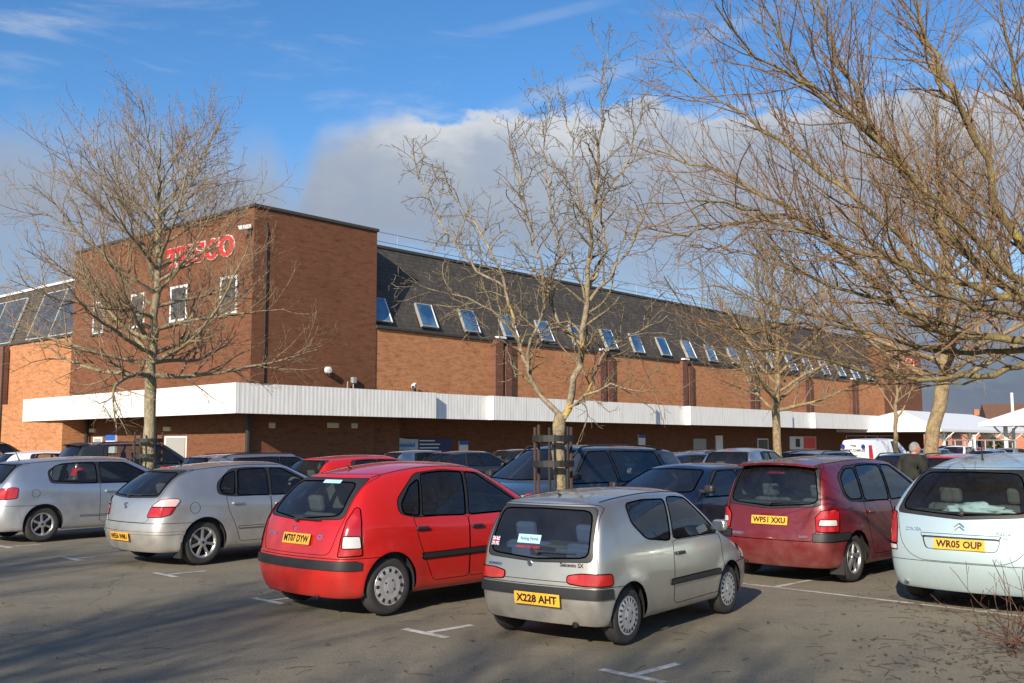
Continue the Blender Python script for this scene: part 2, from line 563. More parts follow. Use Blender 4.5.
WHEELS={}
def wheel_meshes(style,r,rim,w):
    key=(style,round(r,3))
    if key in WHEELS: return WHEELS[key]
    # axis along Y, outer face at +Y
    bm=bmesh.new(); h=w/2
    lathe(bm,[(rim-.012,-h*.8),(rim+.01,-h*.92),(r-.035,-h),(r-.012,-h*.86),(r,-h*.55),(r,h*.55),(r-.012,h*.86),(r-.035,h),(rim+.012,h*.93),(rim-.012,h*.8)],n=40)
    t=bpy.data.meshes.new('tyre'); bm.normal_update(); bm.to_mesh(t); bm.free()
    t.polygons.foreach_set('use_smooth',[True]*len(t.polygons)); t.materials.append(M['tyre'])
    bm=bmesh.new()
    lathe(bm,[(rim+.008,h*.86),(rim+.004,h*.93),(rim-.014,h*.9),(rim-.03,h*.62)],n=36,mi=0)
    if style.startswith('alloy'):
        lathe(bm,[(rim-.02,h*.7),(rim-.03,-h*.1),(.02,-h*.1)],n=36,mi=1)
        ns=int(style[5:]); 
        for k in range(ns):
            for dd in ((-.14,.14) if ns>=6 else (0,)):
                a=2*math.pi*k/ns
                wd=.013 if ns>=6 else .03
                m=Matrix.Rotation(a,4,'Y')@Matrix.Rotation(dd*.35,4,'Y')
                box(bm,(.04,h*.45,-wd),(rim-.01,h*.82,wd),0,.005,m)
        lathe(bm,[(.062,h*.5),(.062,h*.86),(.03,h*.9),(.001,h*.9)],n=20,mi=0)
        lathe(bm,[(.022,h*.9),(.02,h*.925),(.001,h*.925)],n=12,mi=1)
    elif style.startswith('cap'):
        ns=int(style[3:])
        lathe(bm,[(rim-.012,h*.9),(rim-.02,h*.95),(rim*.72,h*1.02),(rim*.45,h*1.0),(rim*.3,h*1.06),(.001,h*1.06)],n=36,mi=0)
        for k in range(ns):
            a=2*math.pi*(k+.5)/ns
            wd=.5*(2*math.pi*rim*.8/ns)*.42
            m=Matrix.Rotation(a,4,'Y')
            box(bm,(rim*.70,h*.9,-wd),(rim*.93,h*1.022,wd),1,.004,m)
        lathe(bm,[(rim*.2,h*1.05),(rim*.2,h*1.085),(.001,h*1.085)],n=16,mi=0)
        for k in range(4):
            a=2*math.pi*(k+.5)/4
            lathe(bm,[(.012,h*1.0),(.012,h*1.066),(.001,h*1.066)],n=8,mi=1,center=(rim*.34*math.cos(a),0,rim*.34*math.sin(a)))
    c=bpy.data.meshes.new('rim'); bm.normal_update(); bm.to_mesh(c); bm.free()
    c.materials.append(M['alloy'] if style.startswith('alloy') else M['cap']); c.materials.append(M['under'])
    c.polygons.foreach_set('use_smooth',[False]*len(c.polygons))
    WHEELS[key]=(t,c); return t,c
def plate_mesh(txt,w=.52,h=.111,white=False):
    bm=bmesh.new()
    box(bm,(-.004,-w/2,-h/2),(.004,w/2,h/2),0,.003)
    text_into(bm,txt,.098,frame((-.0055,0,-.002),(0,-1,0),(0,0,1)),1,.0008,.0035,width=min(w*.9,.062*len(txt)+.02))
    for y in (-.42*w,.42*w):
        lathe(bm,[(.006,-.0062),(.001,-.0066)],axis='X',n=6,mi=1,center=(0,y,0))
    return bm
def seats_bm(P):
    bm=bmesh.new(); L=P['L']; H=P['H']; w=P['W']
    zf=.34; xs=P['seat_x']
    def seat(x,y,sw,top):
        box(bm,(x-.05,y-sw/2,zf),(x+.48,y+sw/2,zf+.2),0,.05)
        m=Matrix.Translation((x,0,zf+.1))@Matrix.Rotation(R(-14),4,'Y')@Matrix.Translation((-x,0,-zf-.1))
        box(bm,(x-.1,y-sw/2,zf+.1),(x+.03,y+sw/2,top-.17),0,.055,m)
        box(bm,(x-.085,y-.12,top-.15),(x-.0,y+.12,top+.03),0,.04,m)
        for q in (-.05,.05): box(bm,(x-.05,y+q-.006,top-.2),(x-.035,y+q+.006,top-.1),0,0,m)
    seat(xs[0],.36,.47,H*.83); seat(xs[0],-.36,.47,H*.83)
    sw=w/2-.2
    for y in (.36,-.36): seat(xs[1],y,.55,H*.78)
    return bm
def cabin_bm(P):
    bm=bmesh.new(); w=P['W']/2-.13; c=P['cowl']
    # floor tub, dashboard, parcel shelf, steering wheel
    box(bm,(P['tail'][3][1]+.2,-w,.26),(c[0]-.1,w,.34),0)
    box(bm,(c[0]-.42,-w,.55),(c[0]-.02,w,c[1]-.06),0,.06)
    box(bm,(c[0]-.36,.12,c[1]-.08),(c[0]-.12,.62,c[1]+.02),0,.05)
    if P.get('shelf',True):
        box(bm,(P['tailx_shelf'],-w,P['belt'][-1][1]-.06),(P['tailx_shelf']+.45,w,P['belt'][-1][1]-.03),0,.01)
    # door cards
    for sgn in (-1,1):
        box(bm,(P['tail'][3][1]+.25,sgn*(w-.01),.3),(c[0]-.15,sgn*(w+.02),lin(P['belt'],c[0]*.6)-.05),0)
    return bm
def wheel_ring_bm(P):
    bm=bmesh.new(); c=P['cowl']; sx=c[0]-.5
    pts=[]
    for k in range(20):
        a=2*math.pi*k/20; p=Vector((0,.19*math.cos(a),.19*math.sin(a)))
        p.rotate(Matrix.Rotation(R(-25),3,'Y')); pts.append(p+Vector((sx,-.36,c[1]-.02)))
    tube(bm,pts,.014,6,0,closed=True)
    for a in (0,2.4,-2.4+math.pi*0): 
        p=Vector((0,.18*math.cos(a+1.57),.18*math.sin(a+1.57))); p.rotate(Matrix.Rotation(R(-25),3,'Y'))
        tube(bm,[Vector((sx,-.36,c[1]-.02)),p+Vector((sx,-.36,c[1]-.02))],.015,5)
    box(bm,(sx-.02,-.43,c[1]-.08),(sx+.06,-.29,c[1]+.04),0,.03)
    return bm
def offs(bm,P):
    for v in bm.verts: v.co.x-=P['L']/2
    return bm

def make_car(name,P,label,cat,pos,heading,paintm,group=None,at='rear'):
    """pos: rear-axle centre on the ground (x,y)"""
    car=Car(P); SC=P.get('scale',1.); L=P['L']; W=P['W']; H=P['H']
    ang=R(90-heading); d=Vector((math.cos(ang),math.sin(ang),0))
    if at=='rear': c=Vector((pos[0],pos[1],0))+d*(L/2-P['ax_r'])*SC
    else: c=Vector((pos[0],pos[1],0))
    root=thing(name,label,cat,(c.x,c.y,.012),ang,group); car.root=root; root.scale=(SC,SC,SC)
    pm=PA[paintm]; mats=[pm,M['seam']]
    car.bm0=car.bm.copy(); bm=car.bm
    detail=P.get('detail',True)
    # arches
    for xw in (P['ax_r'],P['ax_f']):
        pl=[(xw+P['ra']*math.cos(t),P['rw']+.015+P['ra']*math.sin(t)) for t in np.linspace(-.35,math.pi+.35,22)]
        pl=[(xw+P['ra']*.97,0)]+pl+[(xw-P['ra']*.97,0)]
        for sg in (1,-1):
            fs=car.cut((0,sg,0),pl,thr=-.5,where=lambda c,sg=sg:c.y*sg>W*.3)
            bmesh.ops.delete(bm,geom=fs,context='FACES')
    gl=M[P.get('glass','glass')]; glr=M[P.get('glass_rear','glass_rear')]
    # side windows
    def bz(x,o): return car.belt(x)+o
    def rz_(x,o): return car.zedge(x)+o
    panes=[]
    for pn in P['panes']:
        if isinstance(pn[0],(tuple,list)): poly=list(pn)
        else:
            xfb,xft,xrt,xrb=pn[:4]; ob=pn[4] if len(pn)>4 else .025; ot=pn[5] if len(pn)>5 else -.05
            poly=[(xfb,bz(xfb,ob)),(xft,rz_(xft,ot)),((xft+xrt)/2,rz_((xft+xrt)/2,ot)),(xrt,rz_(xrt,ot)),(xrb,bz(xrb,ob))]
        panes.append(rounded(poly,P.get('pane_r',.05)))
    if P.get('surround'):
        sp=P['surround']; spoly=[]
        for q in sp:
            if isinstance(q[0],str): spoly.append((q[1],(bz if q[0]=='b' else rz_)(q[1],q[2])))
            else: spoly.append(q)
        spoly=rounded(spoly,P.get('sur_r',.07))
    for sg in (1,-1):
        for pl in panes: car.piece('window',(0,sg,0),pl,[gl,M['rubber']],seam=.009)
        if P.get('surround'): car.piece('window_surround',(0,sg,0),spoly,[M['black'],M['seam']],seam=.004)
    # screens
    cz=P['cowl'][1]; zt=car.zedge(P['roof_front'])
    yb=P['roofw'][0][1]; yw=lin(P['plan'],P['cowl'][0])*W/2*.955
    ws=rounded([(yw-.10,cz+.055),(yb-.055,zt-.02),(0,zt-.005),(-yb+.055,zt-.02),(-yw+.10,cz+.055),(0,cz+.03)],[.06,.06,0,.06,.06,0])
    car.piece('windscreen',(1,0,0),ws,[gl,M['rubber']],seam=.012,thr=.2)
    rw=P['rear_window']
    if rw:
        yb_,yt_,zb_,zt_=rw[:4]
        rp=rounded([(yb_,zb_),(yt_,zt_),(0,zt_+.012),(-yt_,zt_),(-yb_,zb_),(0,zb_-rw[4] if len(rw)>4 else zb_-.01)],[P.get('rw_r',.07)]*2+[0]+[P.get('rw_r',.07)]*2+[0])
        g=car.piece('rear_window',(-1,0,0),rp,[glr,M['rubber']],seam=.009,thr=.15)
        for q in P.get('rear_frame',[]):
            car.piece('rear_window_frame',(-1,0,0),rounded(q,.06),[M['black'],M['seam']],seam=.003,thr=.15)
    # lamps
    for ln,dd,poly,mt,rr in P.get('lamps',[]):
        for sg in (1,-1):
            car.piece(ln,(dd[0],dd[1]*sg,0),rounded(poly if len(poly[0])==3 else [(p[0]*sg,p[1]) for p in poly],rr),[M[mt],M['seam']],seam=.005,raise_=.008,thr=.1)
    for bn,z0_,z1_,xlim,mt,hh in P.get('bands',[]):
        fs=car.band(z0_,z1_,lambda c:c.x<xlim and c.z<P['belt'][0][1])
        nb_,l_=car.take(fs); car.raised(nb_,l_,hh); car.part(bn,nb_,l_,[M[mt] if mt in M else PA[mt],M['seam']])
    # strips / trims (raised)
    for tn,dd,poly,mt,rr,hh in P.get('trims',[]):
        sgs=(1,-1) if abs(dd[1])>0 else (1,)
        for sg in sgs:
            car.piece(tn,(dd[0],dd[1]*sg,0),rounded(poly,rr),[M[mt] if mt in M else PA[mt],M['seam']],seam=.003,raise_=hh,thr=.1)
    if P.get('bumper_z'):
        for bn,wh in (('rear_bumper',lambda c:c.x<P['ax_r']-.05 and c.z<P['bumper_z']+.02),('front_bumper',lambda c:c.x>P['ax_f']+.05 and c.z<P['bumper_z']+.02)):
            fs=car.band(0,P['bumper_z'],wh)
            if fs:
                nb_,l_=car.take(fs); car.seam(nb_,l_,.0035); car.part(bn,nb_,l_,mats)
    # tailgate, doors, bonnet
    if P.get('tailgate'):
        car.piece('tailgate',(-1,0,0),rounded(P['tailgate'],.08),mats,thr=.12)
    for dp in P.get('doors',[]):
        pl=rounded([(x,(bz(x,z[1]) if isinstance(z,tuple) else z)) for x,z in dp],.05)
        for sg in (1,-1): car.piece('door',(0,sg,0),pl,mats,thr=.2)
    if P.get('fuel') and detail:
        fx,fz,fr=P['fuel']
        car.piece('fuel_flap',(0,-1,0),[(fx+fr*math.cos(t),fz+fr*math.sin(t)) for t in np.linspace(0,6.0,14)],mats,thr=.2,seam=.003)
    nb=bm; l=car.n0
    # lip of the arches
    # body
    for v in bm.verts: v.co.x-=L/2
    body=from_bm('body',bm,mats,root,n0=car.n0)
    # underbody + wheel wells
    ub=bmesh.new()
    hw=W/2-.28
    box(ub,(.25,-hw,P['z0']+.02),(L-.3,hw,P['z0']+.12),0,.02)
    xa,xb=P['ax_r']+P['ra']+.02,P['ax_f']-P['ra']-.02
    box(ub,(xa,-W/2+.09,P['z0']+.005),(xb,W/2-.09,P['z0']+.13),0,.02)
    box(ub,(.16,-W/2+.2,P['z0']+.02),(max(.2,P['ax_r']-P['ra']-.02),W/2-.2,P['z0']+.2),0,.02)
    for xw in (P['ax_r'],P['ax_f']):
        for sg in (1,-1):
            lathe(ub,[(P['ra']+.006,sg*(W/2-.035)),(P['ra']+.006,sg*(W/2-.27)),(.05,sg*(W/2-.27))],n=24,center=(xw,0,P['rw']+.015),arc=math.pi+.5,start=-.25)
        tube(ub,[(xw,-W/2+.15,P['rw']),(xw,W/2-.15,P['rw'])],.035,8)
    from_bm('underbody',offs(ub,P),M['under'],root)
    # wheels
    t,rim=wheel_meshes(P['wheel'],P['rw'],P['rim'],P['tw'])
    yw_=W/2-P['tw']/2-P.get('wheel_in',.03)
    for xw in (P['ax_r'],P['ax_f']):
        for sg in (1,-1):
            o=link('wheel',t,root); o.location=(xw-L/2,sg*yw_,P['rw']); 
            rot=random.uniform(0,6)
            o.rotation_euler=(0,rot,0) if sg>0 else (0,rot,math.pi)
            r2=link('rim',rim,o)
    # interior
    from_bm('seat',offs(seats_bm(P),P),M[P.get('seatmat','seat')],root,smooth=False)
    from_bm('interior_trim',offs(cabin_bm(P),P),M['dash'],root)
    if detail: from_bm('steering_wheel',offs(wheel_ring_bm(P),P),M['black'],root,smooth=True)
    # roof ditch trims
    if detail:
        for sg in (1,-1):
            pts=[]
            for x in np.linspace(P['roof_front']+.02,max(.35,P['tail'][-1][1]+.06),12):
                y=lin(P['roofw'],x)-.055; p,n=car.surf((x,sg*y,3),(0,0,-1))
                if p is not None: pts.append((p.x-L/2,p.y,p.z+.001))
            b=bmesh.new(); tube(b,pts,.007,5); from_bm('roof_trim',b,M['rubber'],root)
    # mirrors
    mx=P['cowl'][0]-.28; mz=P['cowl'][1]+.06
    for sg in (1,-1):
        yy=lin(P['plan'],mx)*W/2*.95
        b=bmesh.new()
        ms=P.get('mirror_w',.16)
        ya,yb2=sorted((sg*(yy+.01),sg*(yy+.01+ms))); box(b,(mx-.05,ya,mz-.02),(mx+.06,yb2,mz+.10),0,.04)
        ya,yb2=sorted((sg*(yy-.10),sg*(yy+.05))); box(b,(mx-.015,ya,mz-.02),(mx+.045,yb2,mz+.03),1,.012)
        ya,yb2=sorted((sg*(yy+.03),sg*(yy-.01+ms))); box(b,(mx-.056,ya,mz+.0),(mx-.046,yb2,mz+.085),2,0)
        from_bm('wing_mirror',offs(b,P),[PA[P['mirror']] if P.get('mirror') in PA else M[P.get('mirror','black')],M['black'],M['chrome']],root)
    # handles
    for hx,hz in P.get('handles',[]):
        for sg in (1,-1):
            p,n=car.surf((hx,sg*2,hz),(0,-sg,0))
            if p is None: continue
            b=bmesh.new()
            box(b,(hx-.085,min(p.y,p.y+sg*.03),hz-.018),(hx+.085,max(p.y,p.y+sg*.03),hz+.018),0,.012)
            hm=P.get('handle_mat','black')
            from_bm('door_handle',offs(b,P),PA[hm] if hm in PA else M[hm],root)
    # plate
    if P.get('plate'):
        txt,pz,py=P['plate'][:3]; pw=P['plate'][3] if len(P['plate'])>3 else .52; ph=P['plate'][4] if len(P['plate'])>4 else .111
        p0,n=car.surf((-1,py,pz+ph*.42),(1,0,0)); p1,_=car.surf((-1,py,pz-ph*.42),(1,0,0))
        b=plate_mesh(txt,pw,ph)
        tilt=math.atan2(p0.x-p1.x,p0.z-p1.z)
        o=from_bm('number_plate',b,[M['plate'],M['ink']],root)
        o.location=((p0.x+p1.x)/2-.012-P.get('plate_out',0)-L/2,py,pz); o.rotation_euler=(0,tilt,0)
    if P.get('front_plate'):
        txt,pz=P['front_plate']
        p0,n=car.surf((L+1,0,pz),(-1,0,0))
        b=plate_mesh(txt); 
        o=from_bm('number_plate',b,[M['platewhite'],M['ink']],root); o.location=(p0.x+.012-L/2,0,pz); o.rotation_euler=(0,0,math.pi)
    # badges: text on tail
    for bt,by,bz_,bs,bmn,bold in P.get('badges',[]):
        p,n=car.surf((-1,by,bz_),(1,0,0))
        if p is None: continue
        b=bmesh.new()
        zz=Vector((0,0,1)); nn=n if n.x<0 else -n
        xax=zz.cross(nn).normalized(); yax=nn.cross(xax).normalized()
        text_into(b,bt,bs,frame(p+nn*.004,xax,yax),0,.0015,bold)
        from_bm('badge',offs(b,P),M[bmn],root)
    for by,bz_,bs in P.get('chevrons',[]):
        p,n=car.surf((-1,by,bz_),(1,0,0)); nn=n if n.x<0 else -n
        b=bmesh.new()
        for dz in (0,-bs*.55):
            for sg in (1,-1):
                tube(b,[(p.x-.008,by,bz_+dz+bs*.3),(p.x-.006,by+sg*bs*.75,bz_+dz-bs*.35)],bs*.12,5)
        from_bm('badge',offs(b,P),M['chrome'],root)
    for by,bz_,br in P.get('roundels',[]):
        p,n=car.surf((-1,by,bz_),(1,0,0))
        b=bmesh.new(); lathe(b,[(br,.0),(br,-.008),(br*.8,-.012),(br*.75,-.008),(.001,-.008)],axis='X',n=18,center=(p.x-.002,by,bz_))
        from_bm('badge',offs(b,P),M['chrome'],root)
    # rear wiper
    if P.get('wiper'):
        y0,y1,wz,up=P['wiper']
        b=bmesh.new()
        pts=[]
        for t in np.linspace(0,1,7):
            p,n=car.surf((-1,y0+(y1-y0)*t,wz+up*t),(1,0,0)); nn=n if n.x<0 else -n
            pts.append(p+nn*(.022 if t>0 else .03))
        tube(b,pts,[.016,.011,.010,.010,.010,.009,.007],5)
        p,n=car.surf((-1,y0,wz),(1,0,0)); lathe(b,[(.03,-.01),(.026,-.04),(.001,-.045)],axis='X',n=10,center=(p.x,y0,wz))
        from_bm('rear_wiper',offs(b,P),M['black'],root)
    # aerial
    if P.get('aerial'):
        ax,al,tilt=P['aerial']; p,n=car.surf((ax,0,3),(0,0,-1))
        b=bmesh.new(); dv=Vector((-math.sin(R(tilt)),0,math.cos(R(tilt))))
        tube(b,[p-dv*.01,p+dv*.03,p+dv*al],[.018,.009,.004],6)
        from_bm('aerial',offs(b,P),M['black'],root)
    # rails
    if P.get('rails'):
        x0,x1,yr,mt=P['rails']
        for sg in (1,-1):
            b=bmesh.new(); pts=[]
            for k in range(9):
                t=k/8; x=x0+(x1-x0)*t; z=car.surf((x,sg*yr,3),(0,0,-1))[0].z
                pts.append((x,sg*yr,z+(.0 if k in(0,8) else .05)))
            tube(b,pts,.017,6); 
            from_bm('roof_rail',offs(b,P),M[mt],root,smooth=True)
    # high brake lamp
    if P.get('brake'):
        bx,bz_,bw=P['brake']
        b=bmesh.new(); box(b,(bx-.015,-bw/2,bz_-.014),(bx+.05,bw/2,bz_+.014),0,.006)
        from_bm('brake_lamp',offs(b,P),M['red_lamp'],root)
    if P.get('spoiler'):
        x0,x1,z0,z1,yw2=P['spoiler']
        b=bmesh.new()
        vs=[]
        for y in np.linspace(-yw2,yw2,9):
            q=(y/yw2)**2; dz=-.035*q; dx=.05*q
            vs.append([b.verts.new((x0+dx,y,z0+dz)),b.verts.new((x1,y,z1+dz)),b.verts.new((x1,y,z1-.07+dz)),b.verts.new((x0+dx,y,z0-.028+dz))])
        for i in range(8):
            for k in range(4): b.faces.new((vs[i][k],vs[i+1][k],vs[i+1][(k+1)%4],vs[i][(k+1)%4]))
        b.faces.new(vs[0]); b.faces.new(vs[-1][::-1])
        bmesh.ops.recalc_face_normals(b,faces=b.faces[:])
        sm=P.get('spoiler_mat'); from_bm('spoiler',offs(b,P),M[sm] if sm else pm,root,smooth=False)
    if P.get('exhaust'):
        ey,ez=P['exhaust']; b=bmesh.new()
        tube(b,[(.5,ey,ez),(.2,ey,ez),(.03,ey,ez-.01)],.028,10,caps=False); tube(b,[(.5,ey,ez),(.2,ey,ez),(.05,ey,ez-.01)],.022,10,1)
        from_bm('exhaust_pipe',offs(b,P),[M['chrome'] if P.get('exh_chrome') else M['trim'],M['under']],root)
    if P.get('mudflaps'):
        for sg in (1,-1):
            b=bmesh.new(); x=P['ax_r']-P['ra']-.01
            box(b,(x-.01,sg*(W/2-.2),.12),(x+.01,sg*(W/2-.015),.34),0,.004)
            from_bm('mudflap',offs(b,P),M['black'],root)
    for (sy,sz,w_,h_,mt,txt) in P.get('stickers',[]):
        p,n=car.surf((-1,sy,sz),(1,0,0)); nn=n if n.x<0 else -n
        xax=Vector((0,0,1)).cross(nn).normalized(); yax=nn.cross(xax).normalized()
        b=bmesh.new(); m=frame(p+nn*.006,xax,yax)
        if mt=='flag':
            for i,(u0,u1,v0,v1,mi) in enumerate([(-.5,.5,-.5,.5,0)]): box(b,(u0*w_,v0*h_,-.001),(u1*w_,v1*h_,.001),mi,0,m)
            for sx in (1,-1):
                q=Matrix.Rotation(sx*math.atan2(h_,w_),4,'Z'); ln=math.hypot(w_,h_)/2*.96
                box(b,(-ln,-h_*.1,.001),(ln,h_*.1,.002),1,0,m@q); box(b,(-ln,-h_*.04,.002),(ln,h_*.04,.0026),2,0,m@q)
            for (u,v,mi,z) in ((.5,.17,1,.003),(.15,.5,1,.0031),(.5,.1,2,.0038),(.08,.5,2,.0039)):
                box(b,(-u*w_,-v*h_,.001),(u*w_,v*h_,z),mi,0,m)
            from_bm('sticker',offs(b,P),[M['flagblue'],M['white_sticker'],M['red_lamp']],root)
        elif mt=='text':
            text_into(b,txt,h_,m,0,.001,.0005); from_bm('sticker',offs(b,P),M['red_lamp'],root)
        else:
            box(b,(-w_/2,-h_/2,-.001),(w_/2,h_/2,.001),0,0,m)
            if txt: text_into(b,txt,h_*.5,m@Matrix.Translation((0,0,.0015)),1,.0005,.001,width=w_*.8)
            from_bm('sticker',offs(b,P),[M[mt],M['flagblue']],root)
    car.bm0.free(); car.bvh=None
    return root
M['flagblue']=simple('dark_blue_ink',(.01,.03,.2),.5)
def base(L,W,H,ax_r,wb,rw,rim,tw,**k):
    P=dict(L=L,W=W,H=H,ax_r=ax_r,ax_f=ax_r+wb,rw=rw,ra=rw+.04,rim=rim,tw=tw,z0=.2)
    P.update(k); P.setdefault('tailx_shelf',.35); return P
SEI=base(3.337,1.508,1.42,.50,2.2,.268,.175,.15,
 cowl=(2.62,.90),roof_front=1.98,wheel='cap18',
 roof=[(2.1,1.385),(1.7,1.425),(1.2,1.43),(.7,1.405),(.3,1.36)],
 belt=[(3.2,.70),(2.95,.80),(2.62,.885),(1.9,.885),(1.3,.885),(.9,.90),(.1,.92)],
 tail=[(.2,.10),(.34,.02),(.48,.0),(.58,.03),(.72,.045),(.92,.075),(1.33,.25)],
 nose=[(.2,3.27),(.4,3.35),(.55,3.33),(.72,3.2)],
 plan=[(0,.95),(.35,.985),(.9,1),(2.3,1),(2.8,.975),(3.35,.90)],
 roofw=[(2.0,.55),(1.4,.575),(.3,.55)],beltw=.965,tail_in=.93,tail_in_top=.97,tail_bulge=.06,crown=.05,
 panes=[(2.43,1.92,1.50,1.40,.03,-.045),[(1.33,.905),(1.44,1.315),(1.0,1.325),(.68,1.30),(.66,1.12),(.86,.955)]],
 pane_r=.06,
 rear_window=(.575,.525,.83,1.25,.035),rw_r=.09,
 rear_frame=[[(.615,.79),(.56,1.285),(-.56,1.285),(-.615,.79),(0,.765)]],
 tailgate=[(.665,.60),(.655,.78),(.575,1.305),(-.575,1.305),(-.655,.78),(-.665,.60)],
 lamps=[('tail_lamp',(-.85,.53),[(.03,.34,.59),(.03,.34,.66),(.05,.48,.685),(.08,.80,.685),(.10,.80,.575),(.05,.5,.575)],'red_lamp',.03),
        ('head_lamp',(.8,.6),[(3.3,.38,.55),(3.2,.42,.70),(3.0,.72,.74),(3.1,.74,.58)],'clear_lamp',.04),
        ('side_repeater',(0,1),[(2.86,.66),(2.93,.66),(2.93,.69),(2.86,.69)],'amber',.01)],
 bands=[('bumper_strip',.455,.545,.19,'trim',.02)],
 trims=[('door_strip',(0,1),[(2.42,.47),(2.42,.53),(1.30,.525),(1.28,.47)],'trim',.02,.014)],
 doors=[[(2.50,.28),(2.52,.6),(2.47,('b',.015)),(1.37,('b',.015)),(1.37,.30),(1.45,.27)]],
 handles=[(1.5,.77)],mirror='silver',seat_x=(1.35,.55),shelf=True,seatmat='seatblue',
 plate=('X228 AHT',.43,-.06,.52,.115),plate_out=.03,badges=[('Seicento SX',-.40,.755,.05,'ink',.001),('HOWARDS',.50,.715,.035,'flagblue',0)],
 roundels=[(0.06,.75,.03)],wiper=(-.02,-.44,.86,.0),aerial=(.42,.05,60),exhaust=(-.42,.22),
 stickers=[(.52,.93,.1,.085,'flag',''),(.10,.97,.27,.085,'sticker','Parking Permit'),(.10,.895,.3,.035,'text','DAVID SHEPHERD')],flare=.02)
C3=base(3.85,1.667,1.519,.61,2.46,.295,.19,.165,
 cowl=(2.98,1.0),roof_front=2.12,wheel='cap12',
 roof=[(2.3,1.485),(1.9,1.54),(1.5,1.56),(1.0,1.525),(.55,1.435)],
 belt=[(3.7,.76),(3.35,.90),(2.98,.97),(2.2,.945),(1.4,.95),(.9,.975),(.1,.99)],
 tail=[(.2,.12),(.32,.03),(.48,.0),(.60,.02),(.72,.07),(.95,.12),(1.2,.30),(1.42,.52)],
 nose=[(.2,3.76),(.42,3.86),(.62,3.83),(.78,3.7)],
 plan=[(0,.93),(.35,.98),(.8,1),(2.7,1),(3.2,.965),(3.86,.86)],
 roofw=[(2.2,.565),(1.5,.60),(.5,.565)],beltw=.95,tail_in=.90,tail_in_top=.95,tail_bulge=.10,crown=.06,
 panes=[(2.74,2.02,1.86,1.76,.02,-.05),(1.70,1.80,1.18,1.06,.02,-.055),[(1.01,.985),(1.13,1.37),(.98,1.30),(.80,1.12),(.80,1.02)]],
 surround=[('b',2.80,.005),('r',2.1,-.035),('r',1.5,-.035),('r',1.1,-.04),(.75,1.16),(.74,1.02),('b',.95,.0)],
 pane_r=.04,
 rear_window=(.575,.49,1.02,1.34,.05),rw_r=.08,
 rear_frame=[[(.63,.985),(.56,1.34),(.53,1.385),(-.53,1.385),(-.56,1.34),(-.63,.985),(0,.955)]],
 tailgate=[(.56,.63),(.645,.985),(.555,1.425),(-.555,1.425),(-.645,.985),(-.56,.63)],
 lamps=[('reverse_lamp',(-.8,.6),[(.06,.70,.70),(.08,.69,.82),(.2,.80,.82),(.2,.82,.70)],'clear_lamp',.02),('tail_lamp',(-.8,.6),[(.03,.67,.62),(.10,.65,.80),(.16,.66,.97),(.24,.685,1.1),(.29,.70,1.09),(.22,.79,.95),(.2,.83,.63)],'red_lamp',.02),
        ('head_lamp',(.8,.6),[(3.8,.40,.62),(3.6,.45,.80),(3.3,.75,.86),(3.45,.78,.66)],'clear_lamp',.05)],
 bands=[('bumper_strip',.49,.575,.22,'trim',.022)],
 trims=[('door_strip',(0,1),[(2.66,.55),(2.66,.61),(1.02,.60),(1.02,.54)],'trim',.015,.014)],
 doors=[[(2.86,.30),(2.88,.7),(2.80,('b',.01)),(1.74,('b',.01)),(1.74,.30)],[(1.73,.30),(1.73,('b',.01)),(.92,('b',.01)),(.98,.74),(1.12,.45),(1.2,.30)]],
 handles=[(1.85,.84),(1.02,.86)],mirror='red',seat_x=(1.75,.75),
 plate=('MT07 DYW',.775,-.06,.46,.11),badges=[('CITROËN',.42,.80,.045,'chrome',.001),('C3',-.40,.80,.06,'chrome',.002)],chevrons=[(.02,.89,.06)],
 wiper=(.0,-.36,.965,-.005),aerial=(.72,.07,55),exhaust=(-.35,.22),brake=(.60,1.32,.2),
 stickers=[(-.15,1.345,.26,.05,'sticker','')],flare=.02)
